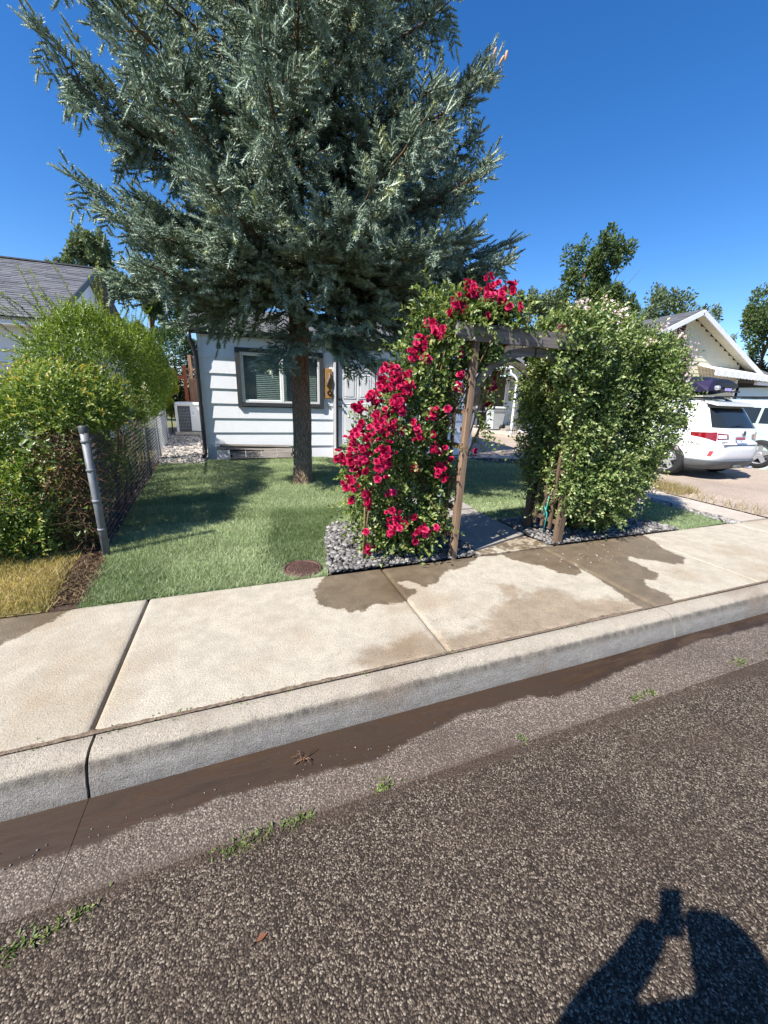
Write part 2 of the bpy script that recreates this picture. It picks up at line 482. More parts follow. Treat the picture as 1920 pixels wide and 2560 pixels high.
def shingle(name, a, b):
    t = NT(name)
    oi = t.n('ShaderNodeObjectInfo').outputs['Random']
    c = t.ramp(oi, [(0, a), (1, b)])
    c = t.mix(.7, c, t.ramp(t.noise(150, 3), [(.35, .55), (.65, 1.4)]), 'MULTIPLY')
    t.P(Base_Color=c, Roughness=.92, Normal=t.bump(t.noise(180, 3), .5, .004))
    return t.m
MAT['shingle'] = shingle('grey shingle', (.065, .067, .078), (.12, .122, .138))
MAT['roofgrey'] = plain('grey roofing', (.10, .10, .105), .9, .3, var=.3, scale=12, bump=.5, bscale=60)

def bark_mat():
    t = NT('spruce bark')
    p = t.scale(t.obj(), (1, 1, .35))
    v = t.vor(42, p); n = t.noise(28, 6, p, .7)
    z = t.n('ShaderNodeSeparateXYZ', Vector=t.obj()).outputs['Z']
    hi = t.ramp(n, [(.3, (.19, .10, .07)), (.7, (.42, .24, .165))])
    lo = t.ramp(n, [(.3, (.20, .145, .105)), (.7, (.46, .35, .265))])
    c = t.mix(t.sstep(t.math('ADD', z, n), 1.3, 2.6), lo, hi)
    base = t.ramp(n, [(.3, (.20, .14, .095)), (.7, (.40, .30, .21))])
    c = t.mix(t.math('SUBTRACT', 1, t.sstep(t.math('ADD', z, t.math('MULTIPLY', n, .3)), .38, .62)), c, base)
    c = t.mix(.7, c, t.ramp(v, [(.05, 1.35), (.5, .5)]), 'MULTIPLY')
    t.P(Base_Color=c, Roughness=.92, Normal=t.bump(t.math('SUBTRACT', n, v), 1.0, .03))
    t.b.inputs['Specular IOR Level'].default_value = .2
    return t.m
MAT['bark'] = bark_mat()
MAT['twig'] = plain('twig bark', (.13, .075, .045), .9, .2, var=.35, scale=20)
MAT['stem'] = plain('rose stem', (.17, .12, .06), .8, .3, var=.35, scale=20)
MAT['needle'] = leafmat('spruce needles', [(0, (.06, .09, .058)), (.3, (.145, .20, .145)), (.6, (.28, .355, .275)), (.83, (.46, .54, .43)), (.88, (.42, .48, .25)), (1, (.52, .55, .22))], rough=.55, trans=.12, spec=.35, tcol=(1, 1.1, .8), g=1.00)
MAT['hedge'] = leafmat('privet leaves', [(0, (.04, .085, .012)), (.4, (.115, .195, .024)), (.8, (.21, .31, .04)), (1, (.34, .40, .07))], rough=.4, trans=.32, spec=.45, g=0.78)
MAT['honey'] = leafmat('honeysuckle leaves', [(0, (.065, .125, .02)), (.45, (.165, .26, .042)), (.85, (.29, .38, .08)), (.97, (.44, .47, .13)), (1, (.60, .46, .08))], rough=.42, trans=.32, spec=.45, g=0.74)
MAT['drytwig'] = leafmat('dry vine', [(0, (.05, .03, .018)), (.6, (.13, .08, .045)), (1, (.34, .24, .12))], rough=.8, trans=.1, g=0.80)
MAT['roseleaf'] = leafmat('rose leaves', [(0, (.035, .07, .018)), (.5, (.11, .175, .038)), (.85, (.21, .275, .065)), (1, (.34, .36, .11))], rough=.4, trans=.28, spec=.5, g=0.85)
MAT['paleleaf'] = leafmat('climbing rose leaves', [(0, (.05, .09, .022)), (.5, (.14, .215, .06)), (.85, (.26, .335, .11)), (1, (.40, .42, .17))], rough=.38, trans=.26, spec=.5, g=0.86)
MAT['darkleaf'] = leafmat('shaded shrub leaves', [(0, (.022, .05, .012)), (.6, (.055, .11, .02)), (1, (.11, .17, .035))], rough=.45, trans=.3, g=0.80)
MAT['limeleaf'] = leafmat('lime shrub leaves', [(0, (.14, .19, .02)), (.6, (.30, .36, .04)), (1, (.45, .48, .08))], rough=.45, trans=.35, g=0.80)
MAT['treeleaf'] = leafmat('tree leaves', [(0, (.03, .055, .018)), (.5, (.075, .12, .036)), (1, (.155, .20, .065))], rough=.5, trans=.25, g=0.90)
MAT['elmleaf'] = leafmat('grey green tree leaves', [(0, (.05, .078, .04)), (.5, (.12, .165, .08)), (1, (.22, .265, .14))], rough=.55, trans=.25, g=0.88)
MAT['grass'] = leafmat('lawn grass', [(0, (.095, .14, .052)), (.45, (.245, .305, .16)), (.8, (.38, .435, .265)), (1, (.50, .50, .34))], rough=.5, trans=.25, spec=.3, g=1.12)
MAT['drygrass'] = leafmat('dry lawn grass', [(0, (.11, .13, .03)), (.35, (.26, .24, .065)), (.7, (.46, .37, .13)), (1, (.62, .50, .22))], rough=.6, trans=.25, spec=.25, g=0.85)
MAT['weed'] = leafmat('weed leaves', [(0, (.07, .11, .025)), (.6, (.15, .21, .05)), (1, (.28, .30, .09))], rough=.5, trans=.25, g=0.80)
MAT['straw'] = leafmat('dry weeds', [(0, (.16, .14, .05)), (.5, (.34, .27, .12)), (1, (.55, .45, .25))], rough=.7, trans=.2, g=0.80)
def petal(name, a, b, c):
    t = NT(name)
    oi = t.n('ShaderNodeObjectInfo').outputs['Random']
    v = t.attr('v')
    col = t.ramp(t.math('ADD', t.math('MULTIPLY', v, .65), t.math('MULTIPLY', oi, .35)), [(0, a), (.55, b), (1, c)])
    t.P(Base_Color=col, Roughness=.55)
    t.b.inputs['Specular IOR Level'].default_value = .25
    tr = t.n('ShaderNodeBsdfTranslucent'); t.set(tr.inputs['Color'], col)
    mx = t.n('ShaderNodeMixShader'); mx.inputs[0].default_value = .25
    t.t.links.new(t.b.outputs[0], mx.inputs[1]); t.t.links.new(tr.outputs[0], mx.inputs[2]); t.t.links.new(mx.outputs[0], t.out.inputs[0])
    return t.m
MAT['redpetal'] = petal('crimson petals', (.30, .003, .035), (.56, .010, .085), (.72, .09, .22))
MAT['pinkpetal'] = petal('pale pink petals', (.62, .38, .40), (.74, .55, .56), (.80, .70, .68))
MAT['carwhite'] = plain('white car paint', (.68, .69, .71), .25, .5, var=.02, coat=.6)
MAT['carmint'] = plain('pale green car paint', (.40, .49, .45), .25, .5, var=.02, coat=.6)
MAT['carglass'] = plain('tinted car glass', (.018, .022, .022), .06, .6, var=.1)
MAT['cladding'] = plain('grey bumper plastic', (.10, .11, .115), .6, .4, var=.1)
MAT['redlens'] = plain('red lamp lens', (.20, .004, .007), .15, .5, var=.45, scale=30, coat=.5)
MAT['clearlens'] = plain('clear lamp lens', (.65, .63, .62), .12, .6, var=.2, scale=40, coat=.5)
MAT['alloy'] = plain('alloy wheel', (.62, .63, .65), .3, .5, metal=.7, var=.05)
MAT['purple'] = plain('purple cover', (.014, .010, .040), .6, .3, var=.3)
MAT['lavender'] = plain('lavender label', (.42, .34, .66), .6, .3)
MAT['plateblue'] = plain('plate blue', (.10, .15, .28), .4, .5)
MAT['platered'] = plain('plate red', (.40, .05, .06), .4, .5)
MAT['skin'] = plain('skin', (.45, .27, .19), .55, .4)
MAT['shirt'] = plain('dark shirt', (.04, .045, .06), .85, .2)
MAT['jeans'] = plain('jeans', (.05, .075, .13), .85, .2)
MAT['hair'] = plain('hair', (.06, .04, .025), .7, .3)

def glass_mat():
    t = NT('window glass')
    t.P(Base_Color=(.02, .025, .025), Roughness=.03)
    gl = t.n('ShaderNodeBsdfTransparent'); gl.inputs[0].default_value = (.78, .84, .83, 1)
    mx = t.n('ShaderNodeMixShader'); mx.inputs[0].default_value = .82
    t.t.links.new(t.b.outputs[0], mx.inputs[1]); t.t.links.new(gl.outputs[0], mx.inputs[2]); t.t.links.new(mx.outputs[0], t.out.inputs[0])
    return t.m
MAT['glass'] = glass_mat()
# ------------------------------------------------------------------ ground, street, kerb, sidewalk
def sheet(name, poly, z, mat, kind='structure', parent=None):
    me = bpy.data.meshes.new(name)
    zz = z if callable(z) else (lambda x, y: z)
    me.from_pydata([(x, y, zz(x, y)) for x, y in poly], [], [tuple(range(len(poly)))])
    o = link(name, me, parent, mat)
    if kind: o['kind'] = kind
    return o

def grid_sheet(name, x0, x1, y0, y1, zf, nx, ny, mat, kind='structure', parent=None, vattrs=None):
    xs = np.linspace(x0, x1, nx + 1); ys = np.linspace(y0, y1, ny + 1)
    X, Y = np.meshgrid(xs, ys)
    V = np.stack([X.ravel(), Y.ravel(), np.vectorize(zf)(X, Y).ravel()], 1)
    i = np.arange((nx + 1) * (ny + 1)).reshape(ny + 1, nx + 1)
    F = np.stack([i[:-1, :-1].ravel(), i[:-1, 1:].ravel(), i[1:, 1:].ravel(), i[1:, :-1].ravel()], 1)
    me = np_mesh(name, V, F, smooth=True, vattrs=vattrs)
    o = link(name, me, parent, mat)
    if kind: o['kind'] = kind
    return o

def lawn_z(x, y):
    return .158 + .010 * max(0, y - 3) + .012 * math.sin(x * 2.1 + y * 1.3) * math.sin(y * .9 - x * .7)

sheet('ground', [(-500, -500), (500, -500), (500, 900), (-500, 900)], -.10, MAT['ground'])
def street_z(x, y): return .012 * (1.13 - y) * .5 + .003 * math.sin(1.7 * x + .6 * y) * math.sin(1.1 * y)
road = grid_sheet('street', -40, 60, -9, 1.130, lambda x, y: min(street_z(x, y), .05), 200, 40, MAT['asphalt'])
GUT = [(1.118, -.002), (1.135, -.006), (1.2, -.004), (1.35, -.010), (1.52, -.016)]
def extrude_x(name, prof, x0, x1, n, mat, parent=None, jit=0.0, kind=None, smooth=True, caps=True):
    xs = np.linspace(x0, x1, n + 1); V = []; F = []
    k = len(prof)
    for i, x in enumerate(xs):
        for j, (y, z) in enumerate(prof):
            a = jit * math.sin(x * 3.1 + j) * math.sin(x * 1.3 + 2 * j)
            V.append((x, y + a, z + a * .6))
    for i in range(n):
        for j in range(k - 1):
            F.append((i * k + j, (i + 1) * k + j, (i + 1) * k + j + 1, i * k + j + 1))
    mb = MB().add(V, F, smooth)
    if caps:
        mb.add(V[:k], [tuple(range(k))[::-1]]); mb.add(V[n * k:], [tuple(range(k))])
    o = mb.build(name, mat, parent)
    if kind: o['kind'] = kind
    return o
low = [(-9, 1.33), (-3, 1.33), (-0.91, 1.32), (-0.79, 1.31), (-0.66, 1.30), (-0.58, 1.31), (-0.43, 1.33), (-0.32, 1.31), (-0.22, 1.33), (-0.07, 1.33), (0.09, 1.31), (0.23, 1.31), (0.48, 1.28), (0.65, 1.33), (0.88, 1.37), (1.04, 1.4), (1.18, 1.38), (1.44, 1.39), (1.55, 1.33), (1.81, 1.33), (2.09, 1.37), (2.35, 1.39), (2.61, 1.4), (3.02, 1.43), (3.67, 1.40), (4.5, 1.42), (30, 1.44)]
lx = np.array([p[0] for p in low]); ly = np.array([p[1] for p in low])
gut = empty('gutter', (0, 1.3, 0), kind='structure')
xs = [-9, -4.6, -.69, 2.86, 6.9, 12, 30]
for a, b in zip(xs[:-1], xs[1:]):
    gx_ = np.linspace(a + .0012, b - .0012, max(4, int((b - a) / .04))); gy_ = np.array([1.118, 1.135, 1.165, 1.20, 1.24, 1.28, 1.32, 1.36, 1.40, 1.44, 1.48, 1.522])
    X, Y = np.meshgrid(gx_, gy_); Z = np.interp(Y, [q[0] for q in GUT], [q[1] for q in GUT]) + .0015 * np.sin(X * 3.1 + Y * 20)
    Z[0] -= .012
    i_ = np.arange(X.size).reshape(X.shape)
    F = np.stack([i_[:-1, :-1].ravel(), i_[:-1, 1:].ravel(), i_[1:, 1:].ravel(), i_[1:, :-1].ravel()], 1)
    md = (Y - np.interp(X, lx, ly)).clip(-.3, .3)
    link('gutter_slab', np_mesh('gutter_slab', np.stack([X.ravel(), Y.ravel(), Z.ravel()], 1), F, smooth=True, vattrs={'mud': md.ravel()}), gut, MAT['gutter'])
KP = [(1.512, -.09), (1.512, -.01), (1.517, .02), (1.524, .055), (1.532, .085), (1.543, .112), (1.560, .132), (1.582, .144), (1.605, .150), (1.63, .152), (1.666, .152), (1.673, .146), (1.673, -.09)]
kerb = empty('kerb', (0, 1.6, 0), kind='structure')
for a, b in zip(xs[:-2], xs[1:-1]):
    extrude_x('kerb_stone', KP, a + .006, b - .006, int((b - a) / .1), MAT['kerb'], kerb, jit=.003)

# wet patches on the sidewalk slabs, as outlines in metres
WA = [(1.08, 2.96), (0.6, 2.95), (0.52, 2.79), (0.44, 2.69), (0.44, 2.48), (0.5, 2.4), (0.62, 2.31), (0.72, 2.28), (0.77, 2.34), (0.94, 2.31), (1.04, 2.28), (1.11, 2.37), (1.23, 2.45), (1.15, 2.52), (1.13, 2.62), (1.22, 2.62), (1.31, 2.47), (1.44, 2.52), (1.61, 2.69), (1.85, 2.73), (2.16, 2.96)]
WB = [(1.89, 2.34), (2.02, 2.33), (2.07, 2.21), (1.97, 2.13), (2.2, 2.19), (2.35, 2.13), (2.36, 1.95), (2.45, 1.88), (2.6, 1.9), (2.83, 1.70), (2.47, 1.66), (2.05, 1.66), (1.55, 1.66), (1.05, 1.66), (1.06, 1.83), (1.08, 1.9), (1.21, 1.85), (1.37, 1.85), (1.54, 1.93), (1.68, 2.04), (1.82, 2.14), (1.87, 2.24)]
WB2 = [(0.51, 1.77), (0.62, 1.85), (0.78, 1.88), (0.91, 1.91), (1.04, 1.92), (1.09, 1.8), (1.07, 1.66), (0.89, 1.66), (0.57, 1.68)]
WC1 = [(2.1, 3.6), (2.1, 2.9), (2.31, 2.85), (2.4, 2.66), (2.54, 2.54), (2.58, 2.37), (2.69, 2.27), (2.81, 2.33), (2.9, 2.5), (2.92, 3.0), (3.2, 3.6)]
WC2 = [(2.87, 3.2), (4.5, 3.2), (4.34, 2.85), (4.11, 2.46), (4.09, 2.27), (3.96, 2.17), (3.83, 2.18), (3.64, 2.36), (3.55, 2.46), (3.48, 2.41), (3.46, 2.21), (3.44, 2.06), (3.34, 2.01), (3.19, 2.03), (3.12, 1.95), (3.13, 1.79), (3.06, 1.66), (2.72, 1.66), (2.78, 1.97), (2.84, 2.23), (2.87, 2.5)]
WD = [(-1.9, 3.0), (-1.1, 3.0), (-1.19, 2.82), (-1.26, 2.74), (-1.31, 2.66), (-1.37, 2.59), (-1.4, 2.5), (-1.9, 2.3)]
def inside_depth(P, poly):
    """signed distance to the outline, positive inside"""
    poly = np.array(poly); d = np.full(len(P), 1e9); ins = np.zeros(len(P), bool)
    for a, b in zip(poly, np.roll(poly, -1, 0)):
        ab = b - a; t = np.clip(((P - a) @ ab) / (ab @ ab + 1e-12), 0, 1)
        d = np.minimum(d, np.linalg.norm(P - a - t[:, None] * ab, axis=1))
        c = (a[1] > P[:, 1]) != (b[1] > P[:, 1])
        xi = (b[0] - a[0]) * (P[:, 1] - a[1]) / (b[1] - a[1] + 1e-12) + a[0]
        ins ^= c & (P[:, 0] < xi)
    return np.where(ins, d, -d)
def slab(name, x0, x1, y0, y1, z, mat, parent, step=.025, tilt=0.0):
    nx = max(4, int((x1 - x0) / step)); ny = max(4, int((y1 - y0) / step))
    e = .012
    xs_ = np.concatenate([[x0, x0], [x0 + e], np.linspace(x0 + e, x1 - e, nx)[1:-1], [x1 - e], [x1, x1]])
    ys_ = np.concatenate([[y0, y0], [y0 + e], np.linspace(y0 + e, y1 - e, ny)[1:-1], [y1 - e], [y1, y1]])
    X, Y = np.meshgrid(xs_, ys_)
    Z = np.full(X.shape, z) + tilt * (X - x0)
    Z[:, [1, -2]] -= .007; Z[[1, -2], :] -= .007
    Z[:, [0, -1]] = z - .1; Z[[0, -1], :] = z - .1
    P = np.stack([X.ravel(), Y.ravel()], 1)
    wet = np.max([inside_depth(P, q) for q in (WA, WC1, WC2, WD)], 0).clip(-.3, .3)
    damp = np.max([inside_depth(P, q) for q in (WB, WB2)], 0).clip(-.3, .3)
    i = np.arange(X.size).reshape(X.shape)
    F = np.stack([i[:-1, :-1].ravel(), i[:-1, 1:].ravel(), i[1:, 1:].ravel(), i[1:, :-1].ravel()], 1)
    me = np_mesh(name, np.stack([X.ravel(), Y.ravel(), Z.ravel()], 1), F, smooth=False, vattrs={'wet': wet, 'damp': damp})
    return link(name, me, parent, mat)
walk = empty('sidewalk', (0, 2.3, 0), kind='structure')
JX = [-9, -6.1, -4.3, -2.5, -.71, 1.08, 2.86, 4.18, 6.0, 7.9, 9.8, 12, 16]
for i, (a, b) in enumerate(zip(JX[:-1], JX[1:])):
    slab('sidewalk_slab', a + .008, b - .008, 1.686, 2.905, .152 + .003 * math.sin(i * 2.3), MAT['sidewalk'], walk, step=.025 if -2.6 < a < 4.3 else .08)
shear = Matrix(((1, 0, 0, 0), (.012, 1, 0, 0), (0, 0, 1, 0), (0, 0, 0, 1)))      # the street runs a hair off the house line
for o in list(kerb.children) + list(gut.children) + list(walk.children) + [road]: o.data.transform(shear)
sheet('joint_soil', [(-9, 1.62), (16, 1.62), (16, 3.2), (-9, 3.2)], .100, MAT['soil'])

# front path through the arbor to the door, its wet entry flag first
path = empty('front_path', (2.5, 4, 0), kind='structure')
MB().prism([(2.02, 2.937), (3.02, 2.949), (2.93, 3.30), (2.12, 3.04)], .06, .150).build('entry_slab', MAT['sidewalk'], path)
for y0, y1 in ((3.05, 4.35), (4.36, 5.7), (5.71, 7.1), (7.11, 8.5)):
    if y0 < 3.2:
        MB().prism([(2.12, 3.05), (2.93, 3.31), (2.93, y1), (2.12, y1)], .07, .166).build('path_slab', MAT['path'], path)
    else:
        part_box('path_slab', (2.525, (y0 + y1) / 2, .13), (.81, y1 - y0, .12), MAT['path'], path, bev=.01)
part_box('door_step', (2.7, 9.0, .20), (1.2, .75, .22), MAT['path'], path, bev=.015)

# lawns
LAWN_L = [(-1.14, 2.896), (.60, 2.917), (.84, 4.05), (1.0, 4.2), (1.3, 4.15), (2.10, 3.9), (2.10, 8.6), (1.8, 8.95), (-.7, 8.95), (-.75, 8.5), (-1.56, 8.5), (-1.25, 4.0), (-1.19, 3.6)]
LAWN_R = [(2.95, 3.75), (3.4, 3.75), (4.9, 3.30), (5.0, 2.972), (5.92, 2.982), (6.05, 5.0), (6.0, 7.3), (5.2, 8.2), (2.95, 8.6)]
def lawn_sheet(name, poly):
    x0, y0 = np.min(poly, 0); x1, y1 = np.max(poly, 0)
    o = grid_sheet(name, x0, x1, y0, y1, lambda x, y: lawn_z(x, y) - .012, 60, 60, MAT['lawnbase'])
    return o
sheet('lawn', LAWN_L, lambda x, y: lawn_z(x, y) - .01, MAT['lawnbase'])
sheet('lawn', LAWN_R, lambda x, y: lawn_z(x, y) - .01, MAT['lawnbase'])
sheet('lawn', [(-9, 2.80), (-1.34, 2.893), (-1.50, 3.75), (-1.6, 5), (-2.0, 11), (-9, 11)], .152, MAT['drybase'])
sheet('soil_strip', [(-1.36, 2.893), (-1.13, 2.896), (-1.17, 3.6), (-1.22, 4.0), (-1.56, 8.5), (-1.56, 12.5), (-2.3, 12.5), (-1.62, 5), (-1.52, 3.75)], .149, MAT['soil'])
sheet('garden_soil', [(-2, 2.945), (8, 2.945), (8, 14), (-2, 14)], .125, MAT['soil'])
sheet('yard', [(-60, 11), (60, 14), (60, 90), (-60, 90)], .10, MAT['ground'])
sheet('driveway', [(6.9, 2.94), (30, 2.94), (30, 11.3), (10.2, 11.3), (10.2, 26), (6.06, 26), (6.06, 8.3), (7.1, 7.9)], .148, MAT['driveway'])
strip = empty('concrete_strip', (6.5, 4, 0), kind='structure')
for (y0, y1, dx) in ((2.95, 4.4, .0), (4.41, 5.9, .10), (5.91, 7.4, .16)):
    MB().prism([(6.18 + dx, y0), (6.72 + dx, y0), (6.78 + dx, y1), (6.24 + dx, y1)], .08, .172).build('strip_slab', MAT['concrete'], strip)

# ------------------------------------------------------------------ grass and stones
def in_poly(P, poly): return inside_depth(P, poly) > 0
def scatter(poly, n):
    a = np.min(poly, 0); b = np.max(poly, 0); out = []
    tot = 0
    while tot < n:
        P = a + RNG.random((n, 2)) * (b - a); P = P[in_poly(P, poly)]
        out.append(P); tot += len(P)
        if len(P) == 0: break
    return np.concatenate(out)[:n]
LZ = np.vectorize(lawn_z)
def blades(name, P, z, hgt, wid, mat, v, lean=.45, parent=None, label=None, cat=None, kind='stuff'):
    n = len(P); az = RNG.random(n) * 2 * np.pi; h = hgt * RNG.uniform(.55, 1.25, n); ln = RNG.normal(0, lean, n); la = RNG.random(n) * 2 * np.pi
    w_ = wid * RNG.uniform(.6, 1.3, n)
    dx, dy = np.cos(az) * w_ / 2, np.sin(az) * w_ / 2
    base = np.stack([P[:, 0], P[:, 1], z], 1)
    tip = base + np.stack([np.cos(la) * ln * h, np.sin(la) * ln * h, h], 1)
    off = np.stack([dx, dy, np.zeros(n)], 1)
    V = np.stack([base - off, base + off, tip], 1).reshape(-1, 3)
    F = np.arange(3 * n).reshape(n, 3)
    o = link(name, np_mesh(name, V, F, attrs={'v': v}), parent, mat)
    return tag(o, label, cat, None, kind)
def near_density(P, near, far):
    d = np.hypot(P[:, 0], P[:, 1]); return RNG.random(len(P)) < np.clip(near / (d * d), far, 1)
# sod: pale new strips with seams, and a darker square by the meter lid
def sod_v(P):
    x, y = P[:, 0], P[:, 1]
    P = P + RNG.normal(0, .045, P.shape)
    strip_ = np.floor((y - 2.9) / .42); v = .52 + .10 * np.sin(strip_ * 2.7) + .05 * np.sin(x * 2 + strip_)
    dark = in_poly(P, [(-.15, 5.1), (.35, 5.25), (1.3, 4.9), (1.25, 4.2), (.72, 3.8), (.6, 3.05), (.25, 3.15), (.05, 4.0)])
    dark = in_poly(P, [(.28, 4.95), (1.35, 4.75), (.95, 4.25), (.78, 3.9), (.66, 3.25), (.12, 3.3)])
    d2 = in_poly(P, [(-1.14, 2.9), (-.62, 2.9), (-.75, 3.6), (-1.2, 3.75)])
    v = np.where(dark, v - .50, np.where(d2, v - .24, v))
    seam = np.abs((y - 2.9) / .42 - np.round((y - 2.9) / .42)) < .05
    return np.clip(v - .16 * seam + RNG.normal(0, .15, len(P)), 0, 1)
P = scatter(LAWN_L, 330000); P = P[near_density(P, 18, .28)]
lid_c = np.array([.42, 3.12]); P = P[np.hypot((P[:, 0] - lid_c[0]) / .2, (P[:, 1] - lid_c[1]) / .17) > 1]
tr_c = np.array([.92, 6.4]); P = P[np.hypot(*(P - tr_c).T) > .17]
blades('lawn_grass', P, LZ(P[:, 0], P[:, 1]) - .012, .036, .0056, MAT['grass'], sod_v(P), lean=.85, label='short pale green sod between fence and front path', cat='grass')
P = scatter(LAWN_R, 150000); P = P[near_density(P, 22, .28)]
blades('lawn_grass', P, LZ(P[:, 0], P[:, 1]) - .012, .036, .0058, MAT['grass'], sod_v(P), lean=.85, label='short green sod right of the front path', cat='grass')
P = scatter([(-6, 2.84), (-1.3, 2.892), (-1.42, 3.75), (-1.5, 4.6), (-6, 6)], 120000)
P = P[near_density(P, 14, .2)]
vv = np.clip(.55 + .25 * np.sin(P[:, 0] * 3.1 + 1.5 * np.sin(P[:, 1] * 2.7)) + RNG.normal(0, .2, len(P)), 0, 1)
blades('dry_grass', P, np.full(len(P), .148), .045, .006, MAT['drygrass'], vv, lean=.8, label='straw coloured dry lawn below the honeysuckle hedge', cat='grass')
# clippings and dead leaves on the soil seam
P = scatter([(-1.36, 2.95), (-1.13, 2.95), (-1.17, 3.6), (-1.25, 4.0), (-1.5, 3.75)], 2600)
blades('leaf_litter', P, np.full(len(P), .150), .022, .014, MAT['drytwig'], RNG.random(len(P)), lean=2.2, label='brown leaf litter along the lawn seam by the fence post', cat='litter')

ICO_V, ICO_F = None, None
def _ico():
    t = (1 + 5 ** .5) / 2
    v = np.array([(-1, t, 0), (1, t, 0), (-1, -t, 0), (1, -t, 0), (0, -1, t), (0, 1, t), (0, -1, -t), (0, 1, -t), (t, 0, -1), (t, 0, 1), (-t, 0, -1), (-t, 0, 1)]) / math.hypot(1, t)
    f = np.array([(0, 11, 5), (0, 5, 1), (0, 1, 7), (0, 7, 10), (0, 10, 11), (1, 5, 9), (5, 11, 4), (11, 10, 2), (10, 7, 6), (7, 1, 8), (3, 9, 4), (3, 4, 2), (3, 2, 6), (3, 6, 8), (3, 8, 9), (4, 9, 5), (2, 4, 11), (6, 2, 10), (8, 6, 7), (9, 8, 1)])
    return v, f
ICO_V, ICO_F = _ico()
def stones(name, P, z, size, mat, label, cat, vmean=.5, vsd=.22, flat=.6):
    n = len(P); S = size * np.exp(RNG.normal(0, .28, n)); az = RNG.random(n) * 2 * np.pi
    V = ICO_V[None] * (1 + RNG.normal(0, .12, (n, 12, 1)))
    V = V * np.stack([S * RNG.uniform(1, 1.45, n), S, S * flat * RNG.uniform(.7, 1.2, n)], 1)[:, None, :] / 2
    tl = RNG.normal(0, .35, n)
    y2 = V[:, :, 1] * np.cos(tl)[:, None] - V[:, :, 2] * np.sin(tl)[:, None]; z2 = V[:, :, 1] * np.sin(tl)[:, None] + V[:, :, 2] * np.cos(tl)[:, None]
    c, s_ = np.cos(az)[:, None], np.sin(az)[:, None]
    X = V[:, :, 0] * c - y2 * s_; Y = V[:, :, 0] * s_ + y2 * c
    V = np.stack([X + P[:, :1], Y + P[:, 1:2], z2 + np.asarray(z)[:, None] + (S * flat * .3)[:, None]], 2)
    F = (ICO_F[None] + (np.arange(n) * 12)[:, None, None]).reshape(-1, 3)
    v = np.repeat(np.clip(RNG.normal(vmean, vsd, n), 0, 1), 20)
    o = link(name, np_mesh(name, V.reshape(-1, 3), F, attrs={'v': v}), None, mat)
    return tag(o, label, cat, None, 'stuff')
BED_L = [(.62, 2.95), (2.08, 2.95), (2.10, 4.0), (1.3, 4.2), (1.02, 4.22), (.85, 4.1), (.72, 3.6)]
BED_R = [(2.98, 2.98), (5.0, 2.972), (4.9, 3.35), (3.5, 3.85), (2.96, 3.85)]
sheet('gravel_bed', BED_L, .150, MAT['gravelbed']); sheet('gravel_bed', BED_R, .1515, MAT['gravelbed'])
P = scatter(BED_L, 4300)
stones('gravel', P, .150 + .05 * np.exp(-((P[:, 0] - .95) ** 2 / .08 + (P[:, 1] - 3.6) ** 2 / .25)) + RNG.random(len(P)) * .014, .033, MAT['gravel'], 'grey pebble gravel round the foot of the red rose', 'gravel', .44)
P = scatter(BED_R, 2800)
stones('gravel', P, .152 + RNG.random(len(P)) * .014, .034, MAT['gravel'], 'grey pebble gravel under the right side of the arbor', 'gravel', .42)
P = scatter([(5.93, 2.95), (6.18, 2.95), (6.4, 5.9), (6.45, 7.3), (6.05, 7.3), (6.06, 5.0)], 1500)
stones('gravel', P, .135 + RNG.random(len(P)) * .02, .04, MAT['gravel'], 'pebble gravel between lawn and concrete strip by the driveway', 'gravel', .6)
P = scatter([(4.6, 8.0), (5.4, 7.4), (6.4, 7.1), (7.0, 7.7), (6.4, 8.35), (5.2, 8.9), (4.2, 9.2)], 1000)
stones('gravel', P, .15 + RNG.random(len(P)) * .03, .045, MAT['gravel'], 'dark gravel bed at the front corner of the white house', 'gravel', .25)
sheet('side_yard', [(-1.56, 8.5), (-.74, 8.5), (-.74, 15), (-2.3, 15)], lambda x, y: .17 + .035 * (y - 8.5), MAT['palegravel'])
P = scatter([(-1.6, 8.5), (-.76, 8.5), (-.76, 14.5), (-2.2, 14.5)], 1300)
stones('gravel', P, .172 + .035 * (P[:, 1] - 8.5), .045, MAT['gravel'], 'pale gravel in the side yard beside the white house', 'gravel', .72)
# loose chips by the gutter, twigs and crumbs
P = np.stack([RNG.uniform(-1.2, 4, 420), 1.30 + RNG.normal(0, .05, 420)], 1)
stones('gravel', P, np.full(len(P), -.0075), .0045, MAT['gravel'], 'loose chips along the muddy edge of the gutter', 'gravel', .6)

def extr_edge(pts, wd, ht, z, name, mat):
    mb = MB()
    for a, b in zip(pts[:-1], pts[1:]): mb.bar((a[0], a[1], z), (b[0], b[1], z), wd, ht)
    o = mb.build(name, mat); o['kind'] = 'structure'; return o
cv = [(5.0 + 1.5 * math.sin(t), 8.3 - .9 * math.cos(t) * math.sin(t + .4) , ) for t in np.linspace(.2, 1.7, 12)]
extr_edge([(4.3, 9.0), (4.9, 8.75), (5.5, 8.5), (6.0, 8.4), (6.5, 8.25), (6.95, 7.85), (7.05, 7.3), (7.0, 6.6)], .14, .10, .15, 'garden_edging', MAT['concrete'])

